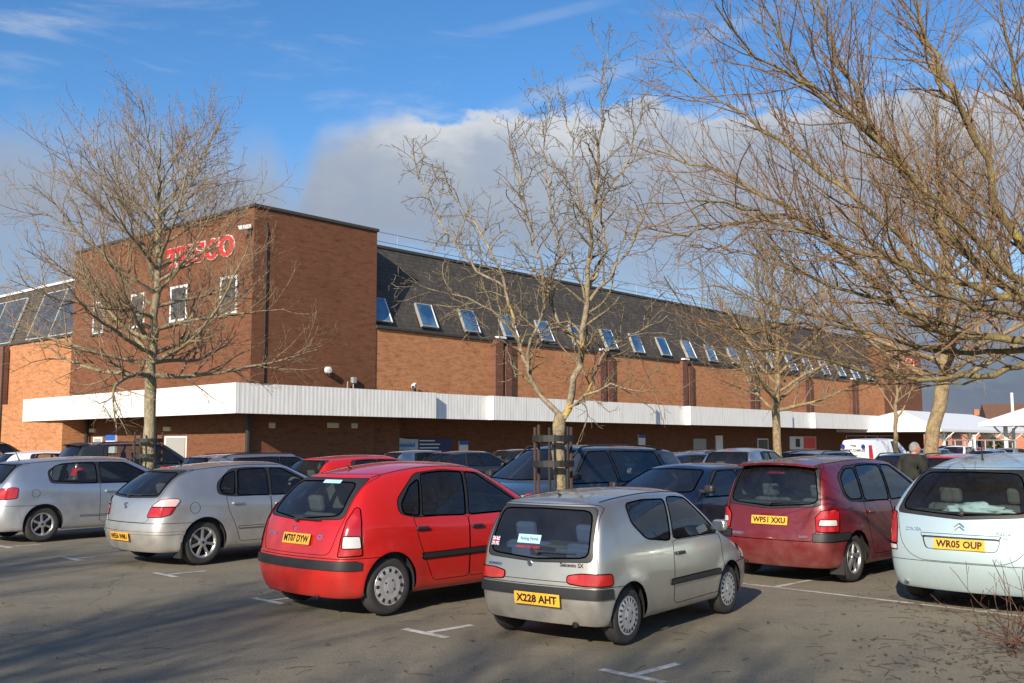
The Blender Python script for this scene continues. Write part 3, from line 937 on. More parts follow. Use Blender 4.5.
AST=base(4.249,1.753,1.46,.745,2.614,.316,.215,.205,
 cowl=(3.2,.98),roof_front=2.35,wheel='alloy7',
 roof=[(2.5,1.43),(2.1,1.465),(1.6,1.465),(1.1,1.435),(.62,1.375)],
 belt=[(4.05,.74),(3.7,.88),(3.2,.955),(2.3,.935),(1.5,.945),(.9,.975),(.1,.99)],
 tail=[(.2,.14),(.32,.04),(.48,.0),(.60,.01),(.66,.06),(.95,.12),(1.2,.38),(1.37,.60)],
 nose=[(.2,4.15),(.42,4.26),(.62,4.22),(.76,4.08)],
 plan=[(0,.92),(.4,.98),(.9,1),(3.0,1),(3.6,.965),(4.26,.84)],
 roofw=[(2.4,.58),(1.5,.60),(.5,.54)],beltw=.95,tail_in=.89,tail_in_top=.94,tail_bulge=.12,crown=.055,
 panes=[(2.98,2.22,2.0,1.92,.02,-.05),(1.86,1.93,1.42,1.30,.02,-.055),[(1.25,.985),(1.37,1.33),(1.17,1.27),(1.03,1.11),(1.04,1.01)]],
 surround=[('b',3.04,.005),('r',2.3,-.03),('r',1.6,-.03),('r',1.3,-.035),(1.0,1.16),(.96,1.0),('b',1.2,.0)],
 pane_r=.04,
 rear_window=(.60,.48,1.0,1.31,.02),rw_r=.06,
 rear_frame=[[(.63,.975),(.51,1.345),(-.51,1.345),(-.63,.975),(0,.955)]],
 tailgate=[(.53,.62),(.60,.72),(.66,.97),(.53,1.36),(-.53,1.36),(-.66,.97),(-.60,.72),(-.53,.62)],
 lamps=[('tail_lamp',(-.72,.69),[(.06,.50,.70),(.08,.56,.84),(.30,.82,.84),(.22,.82,.74),(.12,.74,.70)],'red_lamp',.02),('reverse_lamp',(-.72,.69),[(.08,.56,.845),(.10,.60,.88),(.17,.68,.95),(.34,.80,.955),(.36,.83,.93),(.30,.82,.845)],'pink_lamp',.02),
        ('head_lamp',(.8,.6),[(4.2,.40,.62),(4.0,.45,.78),(3.6,.80,.85),(3.8,.84,.66)],'clear_lamp',.05)],
 bands=[('bumper_strip',.46,.495,.40,'silver',.012)],
 trims=[('door_strip',(0,1),[(2.9,.49),(2.9,.52),(1.3,.52),(1.3,.49)],'silver',.005,.01)],
 doors=[[(3.08,.30),(3.1,.7),(3.0,('b',.01)),(1.89,('b',.01)),(1.89,.30)],[(1.88,.30),(1.88,('b',.01)),(1.1,('b',.01)),(1.12,.80),(1.28,.48),(1.34,.30)]],
 handles=[(2.05,.83),(1.28,.86)],handle_mat='silver',mirror='silver',seat_x=(1.95,.95),
 plate=('WE56 WMU',.415,0.0,.5,.115),plate_out=.02,roundels=[(0,.85,.05)],fuel=(.58,.82,.08),
 wiper=(.02,-.30,.99,-.005),aerial=(.85,.09,40),brake=(.60,1.375,.26),mudflaps=True,flare=.03)
AST['badges']=[]
CIV=base(4.135,1.695,1.495,.75,2.575,.308,.2,.195,
 cowl=(3.3,1.02),roof_front=2.45,wheel='alloy6',
 roof=[(2.6,1.46),(2.1,1.50),(1.4,1.49),(.8,1.455),(.42,1.41)],
 belt=[(4.0,.80),(3.7,.93),(3.3,1.0),(2.4,.985),(1.5,1.0),(.9,1.02),(.1,1.04)],
 tail=[(.2,.12),(.34,.02),(.5,.0),(.62,.03),(.8,.06),(1.02,.10),(1.2,.26),(1.40,.42)],
 nose=[(.2,4.04),(.42,4.14),(.62,4.11),(.8,3.98)],
 plan=[(0,.92),(.4,.98),(.9,1),(3.0,1),(3.6,.965),(4.14,.86)],
 roofw=[(2.5,.57),(1.5,.59),(.5,.55)],beltw=.95,tail_in=.89,tail_in_top=.95,tail_bulge=.1,
 panes=[(3.05,2.3,1.82,1.80,.02,-.05),[(1.72,1.01),(1.74,1.385),(1.2,1.375),(.98,1.33),(.87,1.2),(.90,1.07)]],
 surround=[('b',3.1,.005),('r',2.35,-.035),('r',1.5,-.035),('r',1.1,-.045),(.84,1.25),(.85,1.03),('b',1.3,.0)],pane_r=.05,
 rear_window=(.58,.50,1.06,1.35,.02),rear_frame=[[(.61,1.03),(.53,1.375),(-.53,1.375),(-.61,1.03)]],
 tailgate=[(.5,.66),(.6,.8),(.65,1.03),(.55,1.39),(-.55,1.39),(-.65,1.03),(-.6,.8),(-.5,.66)],
 lamps=[('tail_lamp',(-.75,.66),[(.06,.52,.76),(.08,.56,.94),(.2,.78,.97),(.30,.81,.96),(.25,.84,.78),(.1,.74,.76)],'red_lamp',.03),
        ('head_lamp',(.8,.6),[(4.1,.4,.65),(3.9,.45,.82),(3.5,.78,.9),(3.7,.82,.7)],'clear_lamp',.05)],
 doors=[[(3.1,.30),(3.12,.7),(3.05,('b',.01)),(1.77,('b',.01)),(1.77,.34),(1.82,.30)]],
 handles=[(1.95,.86)],handle_mat='silverblue',mirror='silverblue',seat_x=(1.85,.85),trims=[('door_strip',(0,1),[(3.0,.42),(3.0,.44),(1.4,.44),(1.4,.42)],'silverblue',.003,.008)],
 plate=('WN04 LBF',.55,0),roundels=[(0,.93,.05)],aerial=(.62,.25,25),wiper=(.02,-.3,1.05,0),fuel=(.6,.86,.07),flare=.02)
SCE=base(4.169,1.698,1.60,.70,2.58,.306,.2,.185,
 cowl=(3.3,1.08),roof_front=2.42,wheel='alloy5',
 roof=[(2.6,1.565),(2.1,1.61),(1.5,1.62),(.9,1.60),(.28,1.555)],
 belt=[(4.0,.84),(3.7,.97),(3.3,1.05),(2.4,1.0),(1.5,.995),(.9,1.02),(.1,1.04)],
 tail=[(.2,.14),(.32,.03),(.45,.0),(.54,.0),(.62,.06),(.95,.09),(1.2,.16),(1.55,.30)],
 nose=[(.2,4.07),(.42,4.18),(.62,4.14),(.84,3.98)],
 plan=[(0,.94),(.4,.985),(.9,1),(3.0,1),(3.6,.965),(4.17,.86)],
 roofw=[(2.5,.57),(1.5,.60),(.3,.58)],beltw=.955,tail_in=.90,tail_in_top=.95,tail_bulge=.10,crown=.06,
 panes=[(3.02,2.3,1.98,1.88,.02,-.06),(1.82,1.92,1.16,1.06,.02,-.065),[(1.0,1.06),(1.10,1.46),(.85,1.45),(.62,1.34),(.56,1.15),(.66,1.06)]],
 surround=[('b',3.1,.005),('r',2.38,-.04),('r',1.5,-.04),('r',.85,-.05),(.55,1.36),(.50,1.13),(.64,1.035),('b',1.1,.0)],pane_r=.06,
 rear_window=(.64,.53,1.02,1.47,.05),rw_r=.11,
 rear_frame=[[(.675,.985),(.57,1.49),(-.57,1.49),(-.675,.985),(0,.94)]],
 tailgate=[(.60,.545),(.67,.98),(.58,1.53),(-.58,1.53),(-.67,.98),(-.60,.545)],
 lamps=[('reverse_lamp',(-.74,.67),[(.07,.63,.74),(.10,.63,.82),(.24,.80,.82),(.24,.81,.74)],'clear_lamp',.02),('tail_lamp',(-.74,.67),[(.06,.60,.665),(.08,.58,.84),(.12,.64,.93),(.22,.80,.95),(.28,.83,.92),(.24,.84,.665)],'red_lamp',.02),
        ('head_lamp',(.8,.6),[(4.1,.4,.65),(3.9,.45,.85),(3.5,.78,.93),(3.7,.82,.7)],'clear_lamp',.05)],
 trims=[('bumper_strip',(-.6,.8),[(.02,.56,.54),(.03,.56,.64),(.1,.8,.65),(.5,.86,.65),(.5,.86,.56),(.1,.8,.54)],'trim',.015,.012)],
 doors=[[(3.15,.32),(3.17,.75),(3.06,('b',.01)),(1.85,('b',.01)),(1.85,.32)],[(1.84,.32),(1.84,('b',.01)),(1.0,('b',.01)),(1.05,.76),(1.18,.48),(1.26,.32)]],
 handles=[(2.0,.86),(1.15,.88)],handle_mat='maroon',mirror='maroon',seat_x=(1.95,.9),
 plate=('WP51 XXU',.79,0),badges=[('RENAULT',.48,.60,.042,'chrome',.001),('Scénic',-.47,.60,.045,'chrome',.001)],
 wiper=(.0,-.42,1.01,.02),brake=(.17,1.40,.25),spoiler=(.10,.42,1.535,1.575,.56),mudflaps=True,exhaust=(.4,.24),flare=.02)
PIC=base(4.276,1.751,1.637,.75,2.76,.308,.2,.195,
 cowl=(3.4,1.10),roof_front=2.45,wheel='cap12',
 roof=[(2.6,1.60),(2.1,1.645),(1.6,1.65),(1.0,1.61),(.45,1.515)],
 belt=[(4.1,.84),(3.8,.98),(3.4,1.07),(2.4,1.02),(1.5,1.01),(.9,1.02),(.1,1.04)],
 tail=[(.2,.12),(.3,.03),(.45,.0),(.6,.0),(.8,.03),(1.02,.08),(1.25,.22),(1.51,.46)],
 nose=[(.2,4.18),(.42,4.29),(.62,4.26),(.84,4.08)],
 plan=[(0,.95),(.4,.99),(.9,1),(3.0,1),(3.6,.965),(4.28,.86)],
 roofw=[(2.5,.56),(1.5,.60),(.4,.55)],beltw=.955,tail_in=.905,tail_in_top=.92,tail_bulge=.12,crown=.07,
 panes=[(3.1,2.3,1.98,1.88,.02,-.06),(1.82,1.92,1.16,1.06,.02,-.065),[(1.0,1.06),(1.10,1.46),(.85,1.42),(.62,1.25),(.60,1.1)]],
 surround=[('b',3.1,.005),('r',2.38,-.04),('r',1.5,-.04),('r',.9,-.06),(.55,1.28),(.54,1.06),('b',1.1,.0)],
 rear_window=(.66,.50,1.04,1.43,.045),rw_r=.10,
 rear_frame=[[(.715,1.0),(.65,1.18),(.53,1.47),(-.53,1.47),(-.65,1.18),(-.715,1.0),(0,.955)]],
 tailgate=[(.42,.515),(.56,.58),(.645,.70),(.70,1.0),(.54,1.49),(-.54,1.49),(-.70,1.0),(-.645,.70),(-.56,.58),(-.42,.515)],
 lamps=[('tail_lamp',(-.72,.69),[(.04,.655,.665),(.05,.67,.85),(.09,.70,1.0),(.24,.80,1.04),(.30,.83,.98),(.22,.85,.68)],'red_lamp',.02),
        ('reverse_lamp',(-.72,.69),[(.03,.66,.60),(.04,.655,.655),(.2,.85,.67),(.2,.85,.61)],'clear_lamp',.01),
        ('head_lamp',(.8,.6),[(4.2,.4,.65),(4.0,.45,.85),(3.6,.78,.93),(3.8,.82,.7)],'clear_lamp',.05)],
 trims=[('plate_recess',(-1,0),[(.36,.64),(.40,.77),(-.40,.77),(-.36,.64)],'aqua',.04,-.012),
        ('plate_handle',(-1,0),[(.39,.765),(.40,.80),(-.40,.80),(-.39,.765)],'aqua',.012,.025)],
 doors=[[(3.2,.32),(3.22,.75),(3.12,('b',.01)),(1.85,('b',.01)),(1.85,.32)],[(1.84,.32),(1.84,('b',.01)),(1.0,('b',.01)),(1.05,.76),(1.18,.48),(1.26,.32)]],
 handles=[(2.0,.86),(1.15,.88)],handle_mat='aqua',mirror='aqua',seat_x=(2.0,.95),
 plate=('WR05 OUP',.70,0),badges=[('CITROËN',.50,.83,.045,'chrome',.001),('Xsara',-.42,.83,.06,'chrome',.001),('Picasso',-.44,.785,.035,'chrome',.0005)],
 chevrons=[(0,.90,.065)],wiper=(-.02,-.40,1.02,.0),aerial=(.72,.16,8),exhaust=(.62,.27),exh_chrome=True,flare=.02,
 trims2=None,stickers=[])
SEI['bumper_z']=.56; C3['bumper_z']=.60; AST['bumper_z']=.615; CIV['bumper_z']=.65; SCE['bumper_z']=.54; PIC['bumper_z']=.505
SEI['scale']=.895; C3['scale']=.965; AST['scale']=.97; CIV['scale']=.97; SCE['scale']=.945; PIC['scale']=.965
# --- generic shapes for the cars further back
def generic(L,W,H,belt,rear_lean,tailroof,ax_r,wb,rw,**k):
    s=H/1.45; cx=L-.93; rf=cx-.82
    P=base(L,W,H,ax_r,wb,rw,rw-.11,.19,
     cowl=(cx,belt+.03),roof_front=rf,wheel='alloy5',
     roof=[(rf+.15,H-.035),(rf-.3,H),(rf-1.0,H-.005),(tailroof+.5,H-.025),(tailroof,H-.065)],
     belt=[(L-.15,belt-.2),(L-.5,belt-.07),(cx,belt),(cx-.9,belt-.015),(1.3,belt-.01),(.8,belt+.01),(.1,belt+.03)],
     tail=[(.2,.13),(.33,.03),(.48,.0),(.6,.02),(.75,.05),(belt+.03,.10),((belt+H)/2,.10+(rear_lean-.1)*.5),(H-.065,rear_lean)],
     nose=[(.2,L-.08),(.42,L+.01),(.62,L-.02),(belt-.19,L-.16)],
     plan=[(0,.93),(.4,.985),(.9,1),(L-1.1,1),(L-.6,.965),(L,.86)],
     roofw=[(rf,W/2-.285),(rf-.9,W/2-.255),(.4,W/2-.29)],tail_in=.9,tail_in_top=.95,tail_bulge=.1,
     rear_window=(W/2-.26,W/2-.34,belt+.06,H-.13,.02),
     rear_frame=[[(W/2-.225,belt+.03),(W/2-.315,H-.105),(-W/2+.315,H-.105),(-W/2+.225,belt+.03)]],
     lamps=[('tail_lamp',(-.75,.66),[(.06,W/2-.27,belt-.3),(.08,W/2-.25,belt-.06),(.2,W/2-.06,belt-.05),(.28,W/2-.02,belt-.06),(.2,W/2,belt-.28)],'red_lamp',.03),
       ('head_lamp',(.8,.6),[(L-.05,.38,belt-.36),(L-.2,.42,belt-.18),(L-.55,W/2-.05,belt-.11),(L-.4,W/2-.02,belt-.3)],'clear_lamp',.05)],
     panes=[(cx-.25,rf-.08,rf-.55,rf-.62,.02,-.05),(rf-.68,rf-.6,tailroof+.62,tailroof+.5,.02,-.055)],
     surround=[('b',cx-.2,.005),('r',rf,-.03),('r',rf-.8,-.03),('r',tailroof+.5,-.035),('b',tailroof+.36,.0)],
     doors=[[(cx-.1,.3),(cx-.08,.7),(cx-.2,('b',.01)),(rf-.63,('b',.01)),(rf-.63,.3)]],
     seat_x=(rf-.5,.85),handles=[(rf-.5,belt-.12)],trims=[('front_grille',(1,0),[(.36,belt-.33),(.32,belt-.24),(-.32,belt-.24),(-.36,belt-.33)],'black',.02,.004)],detail=False,sub=2)
    P.update(k); return P
class Twigs:
    """collects tapered tubes and turns them into one mesh"""
    def __init__(s): s.v=[]; s.f=[]
    def tube(s,pts,rads,n):
        pts=np.asarray(pts,float); m=len(pts); b=sum(len(x) for x in s.v)
        t=np.gradient(pts,axis=0); t/=np.linalg.norm(t,axis=1)[:,None]+1e-9
        ref=np.array([.31,.17,.93]) if abs(t[0,2])<.85 else np.array([.9,.3,.1])
        a=np.cross(t,ref); a/=np.linalg.norm(a,axis=1)[:,None]+1e-9
        c=np.cross(t,a)
        an=np.arange(n)*2*np.pi/n
        ring=pts[:,None,:]+np.asarray(rads)[:,None,None]*(np.cos(an)[None,:,None]*a[:,None,:]+np.sin(an)[None,:,None]*c[:,None,:])
        s.v.append(ring.reshape(-1,3))
        i=np.arange(m-1)[:,None]*n; k=np.arange(n)[None,:]; k2=(k+1)%n
        q=np.stack([i+k,i+k2,i+n+k2,i+n+k],-1).reshape(-1,4)+s.base(b)
        s.f.append(q)
    def base(s,b): return b
    def build(s,name,mat,parent):
        V=np.concatenate(s.v); F=np.concatenate(s.f)
        me=bpy.data.meshes.new(name)
        me.vertices.add(len(V)); me.vertices.foreach_set('co',V.astype(np.float32).ravel())
        me.loops.add(F.size); me.loops.foreach_set('vertex_index',F.astype(np.int32).ravel())
        me.polygons.add(len(F)); me.polygons.foreach_set('loop_start',(np.arange(len(F))*4).astype(np.int32))
        me.polygons.foreach_set('use_smooth',np.ones(len(F),bool))
        me.update(calc_edges=True); me.validate()
        return link(name,me,parent,[mat])
class TW(Twigs):
    def __init__(s): super().__init__(); s.n=0
    def tube(s,pts,rads,n):
        s.nb=s.n; super().tube(pts,rads,n); s.n+=len(pts)*n
    def base(s,b): return s.nb
    # avoid O(n) sums
def _tube_fast(s,pts,rads,n): pass

class Tree:
    def __init__(s,seed):
        s.rg=np.random.default_rng(seed); s.wood=TW(); s.twig=TW()
    def rnd(s,a=1.): return s.rg.normal(0,a,3)
    def path(s,p,d,L,seg,wander,trop,droop=0):
        n=max(2,int(round(L/seg))); d=np.asarray(d,float); d/=np.linalg.norm(d)
        pts=[np.asarray(p,float)]; dirs=[d]
        for i in range(n):
            d=d+s.rnd(wander)+np.array([0,0,trop*(1 if i>n*.25 else 1-droop)])
            d/=np.linalg.norm(d); pts.append(pts[-1]+d*(L/n)); dirs.append(d)
        return np.array(pts),np.array(dirs)
    def side(s,d,ang,up=0,az=None):
        d=d/np.linalg.norm(d); r=np.array([0,0,1.]) if abs(d[2])<.9 else np.array([1.,0,0])
        a=np.cross(d,r); a/=np.linalg.norm(a); b=np.cross(a,d)
        ph=s.rg.uniform(0,2*np.pi) if az is None else az
        o=a*np.cos(ph)+b*np.sin(ph)
        v=d*np.cos(ang)+o*np.sin(ang)+np.array([0,0,up]); return v/np.linalg.norm(v)
    def grow(s,pts,dirs,r0,r1,lv,C):
        m=len(pts); t=np.linspace(0,1,m)
        rads=r0+(r1-r0)*t**.8
        (s.wood if lv<=C['wood_lv'] else s.twig).tube(pts,rads,C['sides'][lv])
        if lv>=C['levels']: return
        L=np.linalg.norm(np.diff(pts,axis=0),axis=1).sum()
        nch=max(1,int(L*C['dens'][lv]*s.rg.uniform(.8,1.2)))
        f0=C['start'][lv]
        for k in range(nch):
            f=f0+(1-f0)*(k+s.rg.uniform(.1,.9))/nch
            i=min(m-2,int(f*(m-1))); w=f*(m-1)-i
            p=pts[i]*(1-w)+pts[i+1]*w; d=dirs[min(m-1,i+1)]
            ln=C['len'][lv+1]*s.rg.uniform(.55,1.25)*(1-C['fall'][lv]*f)
            rr=min((r0+(r1-r0)*f**.8)*C['rr'],C['rmax'][lv+1]); 
            dd=s.side(d,R(C['ang'][lv]*s.rg.uniform(.7,1.3)),C['up'][lv])
            q,dq=s.path(p,dd,ln,C['seg'][lv+1],C['wander'][lv+1],C['trop'][lv+1],C.get('droop',0))
            if 'zmin' in C and q[:,2].min()<C['zmin']: continue
            s.grow(q,dq,rr,C['rmin'][lv+1],lv+1,C)
def resample(pts,seg,jit,rg):
    pts=np.asarray(pts,float)
    # catmull-rom through the points
    P=np.vstack([2*pts[0]-pts[1],pts,2*pts[-1]-pts[-2]]); out=[]
    for i in range(1,len(P)-2):
        L=np.linalg.norm(P[i+1]-P[i]); n=max(2,int(L/seg))
        for k in range(n):
            t=k/n; a,b,c,d=P[i-1],P[i],P[i+1],P[i+2]
            out.append(.5*((2*b)+(-a+c)*t+(2*a-5*b+4*c-d)*t*t+(-a+3*b-3*c+d)*t**3))
    out.append(P[-2]); out=np.array(out)
    out[1:-1]+=rg.normal(0,jit,(len(out)-2,3))
    d=np.gradient(out,axis=0); d/=np.linalg.norm(d,axis=1)[:,None]
    return out,d
def bark(name,c1,c2,lichen=None,la=.5,scale=9):
    m,nt,b,_=new_mat(name); oc=objcoord(nt)
    n1=noise(nt,oc,scale,5,.65); n2=noise(nt,oc,scale*.45,4,.6); n3=noise(nt,oc,scale*4,3)
    c=mixc(nt,maprange(nt,n1,.35,.65),c1,c2)
    mp=N(nt,'ShaderNodeMapping'); nt.links.new(oc,mp.inputs[0]); mp.inputs['Scale'].default_value=(1,1,.35); n4=noise(nt,mp.outputs[0],scale*2.2,5,.7,.8)
    c=mixc(nt,maprange(nt,n4,.54,.66,0,.75),c,tuple(x*.32 for x in c1))
    if lichen: c=mixc(nt,maprange(nt,n2,la,la+.12),c,lichen)
    nt.links.new(c,b.inputs['Base Color']); setin(b,Roughness=.9); b.inputs['Specular IOR Level'].default_value=.2
    bump(nt,math_(nt,'ADD',n3,math_(nt,'MULTIPLY',n4,1.5)),.8,.03,b); return m
BARK={}
def make_barks():
    BARK['pale']=bark('pale_green_bark',(.22,.18,.11),(.38,.33,.23),(.27,.25,.11),.55)
    BARK['paletwig']=bark('pale_twig_bark',(.24,.165,.10),(.36,.27,.18))
    BARK['lichen']=bark('yellow_lichen_bark',(.19,.155,.105),(.36,.30,.21),(.50,.35,.11),.55)
    BARK['lichentwig']=bark('lichen_twig_bark',(.20,.15,.10),(.34,.28,.18),(.42,.30,.09),.60,20)
    BARK['olive']=bark('olive_bark',(.15,.115,.055),(.27,.215,.105),(.34,.27,.06),.60)
    BARK['red']=bark('reddish_twig_bark',(.19,.115,.065),(.30,.19,.105),(.24,.20,.08),.58)
    BARK['sucker']=bark('dark_sucker_bark',(.10,.05,.035),(.17,.09,.06))
    BARK['buff']=bark('buff_bark',(.22,.16,.09),(.36,.27,.16),(.40,.30,.10),.55)
def finish_tree(T,name,label,loc,wm,tm,group='bare trees in the car park'):
    root=thing(name,label,'tree',loc,0,group)
    T.wood.build('trunk',BARK[wm],root); T.twig.build('crown',BARK[tm],root)
    return root
DOME=dict(levels=4,wood_lv=1,sides=[12,6,5,3,3],dens=[0,4.4,5.0,6.0],start=[0,.14,.1,.1],len=[0,3.5,1.5,.68,.32],fall=[0,.45,.4,.4],
  rr=.62,rmax=[.2,.07,.028,.011,.006],rmin=[.1,.012,.006,.004,.0032],ang=[0,42,42,40],up=[0,.12,.10,.06],seg=[.3,.28,.2,.14,.1],wander=[.04,.09,.12,.14,.15],trop=[.02,.055,.07,.05,.03])
def dome_tree(seed,H,fork,r0,R0,nlat,C=DOME,lean=(0,0),low=75,high=32,leader_top=1.0):
    T=Tree(seed); rg=T.rg
    trunk=[(0,0,-.1),(lean[0]*.3,lean[1]*.3,fork*.5),(lean[0],lean[1],fork),(lean[0]*1.1+.1,lean[1]*1.1-.1,fork+(H-fork)*.4),(lean[0]*1.2,lean[1]*1.2+.08,fork+(H-fork)*.75),(lean[0]*1.2+.05,lean[1],H*leader_top)]
    pts,dirs=resample(trunk,.25,.02,rg)
    z=pts[:,2]; rad=np.where(z<fork,r0*(1-.15*z/fork),r0*.72*np.clip(1-(z-fork)/(H-fork),0,1)**.9+.006)
    rad=rad*(1+.05*rg.normal(size=len(rad))); rad[0]*=1.35; rad[1]*=1.12
    T.wood.tube(pts,rad,12)
    for k in range(nlat):
        f=(k+rg.uniform(0,.6))/nlat
        zz=fork-.15+(H-fork)*.86*f**1.15
        i=int(np.argmin(abs(z-zz))); p=pts[i]
        az=k*2.4+rg.uniform(-.4,.4)
        an=R(low+(high-low)*f+rg.uniform(-10,10))
        d=np.array([np.sin(an)*np.cos(az),np.sin(an)*np.sin(az),np.cos(an)])
        L=R0*(1-.68*f**1.4)*rg.uniform(.8,1.2)
        q,dq=T.path(p,d,L,.28,.085,.055*(1-.5*(f<.12)))
        T.grow(q,dq,min(rad[i]*.6,.07*(1-.55*f)*r0/.14),.010,1,C)
    return T
# ================================================================== scene
f_=1009.; pit=math.atan(102/1009.); CAMH=1.7
def at(x,y,Z):
    """world point seen at photo position (x,y) at forward distance Z"""
    dx=x-512; up=341.5-y; fw=f_*math.cos(pit)-up*math.sin(pit); u=up*math.cos(pit)+f_*math.sin(pit)
    return Vector((dx*Z/fw,Z,CAMH+u*Z/fw))
def gnd(x,y):
    dx=x-512; up=341.5-y; fw=f_*math.cos(pit)-up*math.sin(pit); u=up*math.cos(pit)+f_*math.sin(pit)
    t=-CAMH/u; return Vector((dx*t,fw*t,0))
cam=bpy.data.cameras.new('camera'); cam.sensor_width=36; cam.lens=36*f_/1024; cam.clip_end=6000; cam.clip_start=.1
co=bpy.data.objects.new('camera',cam); COL.objects.link(co); co.location=(0,0,CAMH); co.rotation_euler=(R(90)+pit,0,0); scene.camera=co
SUNH,SUNE=R(22),R(24.5)
w=bpy.data.worlds.new('World'); scene.world=w; w.use_nodes=True
scene.view_settings.view_transform='Standard'; scene.view_settings.look='None'; scene.view_settings.gamma=1; scene.view_settings.use_curve_mapping=False
scene.view_settings.exposure=0.5
su=bpy.data.lights.new('sun','SUN'); su.energy=5.0; su.angle=R(.5); su.color=(1,.89,.73); so=bpy.data.objects.new('sun',su); COL.objects.link(so)
so.location=(-20,-40,30)
so.rotation_euler=Vector((math.sin(SUNH)*math.cos(SUNE),math.cos(SUNH)*math.cos(SUNE),-math.sin(SUNE))).to_track_quat('-Z','Y').to_euler()
def build_sky():
    nt=w.node_tree; nt.nodes.clear(); out=N(nt,'ShaderNodeOutputWorld')
    sk=N(nt,'ShaderNodeTexSky'); sk.sky_type='NISHITA'; sk.sun_disc=False; sk.sun_elevation=SUNE; sk.sun_rotation=SUNH+math.pi; sk.ozone_density=3.5; sk.dust_density=.3; sk.air_density=1.0
    hs=N(nt,'ShaderNodeHueSaturation'); setin(hs,Saturation=1.22,Value=1.0,Hue=.503); nt.links.new(sk.outputs[0],hs.inputs['Color'])
    b1=N(nt,'ShaderNodeBackground'); b1.inputs[1].default_value=.116; nt.links.new(hs.outputs[0],b1.inputs[0])
    tc=N(nt,'ShaderNodeTexCoord').outputs['Generated']
    sp=N(nt,'ShaderNodeSeparateXYZ'); nt.links.new(tc,sp.inputs[0])
    az=math_(nt,'ARCTAN2',sp.outputs[0],sp.outputs[1]); el=math_(nt,'ARCSINE',sp.outputs[2])
    cv=N(nt,'ShaderNodeCombineXYZ'); nt.links.new(az,cv.inputs[0]); nt.links.new(el,cv.inputs[1])
    st=N(nt,'ShaderNodeMapping'); nt.links.new(cv.outputs[0],st.inputs[0]); st.inputs['Scale'].default_value=(1,1.8,1)
    nb=noise(nt,st.outputs[0],3.2,6,.52,.25); nf=noise(nt,st.outputs[0],11,5,.6,.3); nl=noise(nt,st.outputs[0],1.4,3,.5)
    # cumulus bank: its top rises east of azimuth -0.2
    step=maprange(nt,math_(nt,'ADD',az,math_(nt,'MULTIPLY',math_(nt,'SUBTRACT',nf,.5),.12)),-.27,-.08,0,1,True)
    top=math_(nt,'ADD',.305,math_(nt,'MULTIPLY',step,.028))
    notch=math_(nt,'MULTIPLY',maprange(nt,math_(nt,'ABSOLUTE',math_(nt,'ADD',az,.215)),0,.03,1,0,True),.03)
    top=math_(nt,'SUBTRACT',top,notch)
    right=maprange(nt,az,.02,.2,0,.02,True); top=math_(nt,'SUBTRACT',top,right)
    soft=maprange(nt,step,0,1,.09,.014)
    nbil=noise(nt,st.outputs[0],24,4,.6); wob=math_(nt,'ADD',math_(nt,'ADD',math_(nt,'MULTIPLY',math_(nt,'SUBTRACT',nb,.5),.12),math_(nt,'MULTIPLY',math_(nt,'SUBTRACT',nf,.5),.07)),math_(nt,'MULTIPLY',math_(nt,'SUBTRACT',nbil,.5),.022))
    ew=math_(nt,'ADD',el,wob)
    upper=math_(nt,'DIVIDE',math_(nt,'SUBTRACT',top,ew),soft,clamp=True)
    upper=maprange(nt,upper,0,1,0,1,True)
    # blue gap under the bank, broken by noise
    gapc=maprange(nt,math_(nt,'ABSOLUTE',math_(nt,'SUBTRACT',math_(nt,'ADD',el,math_(nt,'MULTIPLY',wob,.5)),.163)),.012,.05,.78,0,True)
    gap=math_(nt,'MULTIPLY',gapc,maprange(nt,nb,.38,.56,1,.25,True))
    alpha=math_(nt,'MULTIPLY',upper,math_(nt,'SUBTRACT',1,gap))
    alpha=math_(nt,'MULTIPLY',alpha,maprange(nt,nf,.2,.5,.86,.97))
    # wisps and contrails in the blue
    wv=N(nt,'ShaderNodeMapping'); nt.links.new(cv.outputs[0],wv.inputs[0]); wv.inputs['Scale'].default_value=(1,4.5,1); wv.inputs['Rotation'].default_value=(0,0,-.2)
    nw=noise(nt,wv.outputs[0],4.0,6,.6,.6)
    wis=math_(nt,'MULTIPLY',maprange(nt,nw,.52,.78,0,.55,True),maprange(nt,el,.26,.34,0,1,True))
    def trail(a0,e0,a1,e1,wd,amp):
        sl=(e1-e0)/(a1-a0)
        d=math_(nt,'ABSOLUTE',math_(nt,'SUBTRACT',math_(nt,'SUBTRACT',el,e0),math_(nt,'MULTIPLY',math_(nt,'SUBTRACT',az,a0),sl)))
        t=maprange(nt,d,wd*.2,wd,amp,0,True)
        t=math_(nt,'MULTIPLY',t,maprange(nt,nf,.35,.6,.25,1))
        t=math_(nt,'MULTIPLY',t,maprange(nt,az,a0-.03,a0+.06,0,1,True)); return math_(nt,'MULTIPLY',t,maprange(nt,az,a1-.05,a1+.06,1,0,True))
    tr=math_(nt,'MAXIMUM',trail(-.02,.325,.26,.405,.012,.3),trail(.10,.31,.50,.345,.007,.4))
    tr=math_(nt,'MAXIMUM',tr,trail(-.08,.39,.10,.425,.008,.18))
    alpha=math_(nt,'MAXIMUM',math_(nt,'MAXIMUM',alpha,wis),tr)
    # unseen clouds behind the camera are thinned to cut ambient light
    alpha=math_(nt,'MULTIPLY',alpha,maprange(nt,math_(nt,'ABSOLUTE',az),.9,1.5,1,.35))
    # cloud colour: sunlit crest, grey body, slate low down in the east
    hgt=math_(nt,'ADD',el,math_(nt,'ADD',math_(nt,'MULTIPLY',math_(nt,'SUBTRACT',nb,.5),.14),math_(nt,'MULTIPLY',math_(nt,'SUBTRACT',nf,.5),.12)))
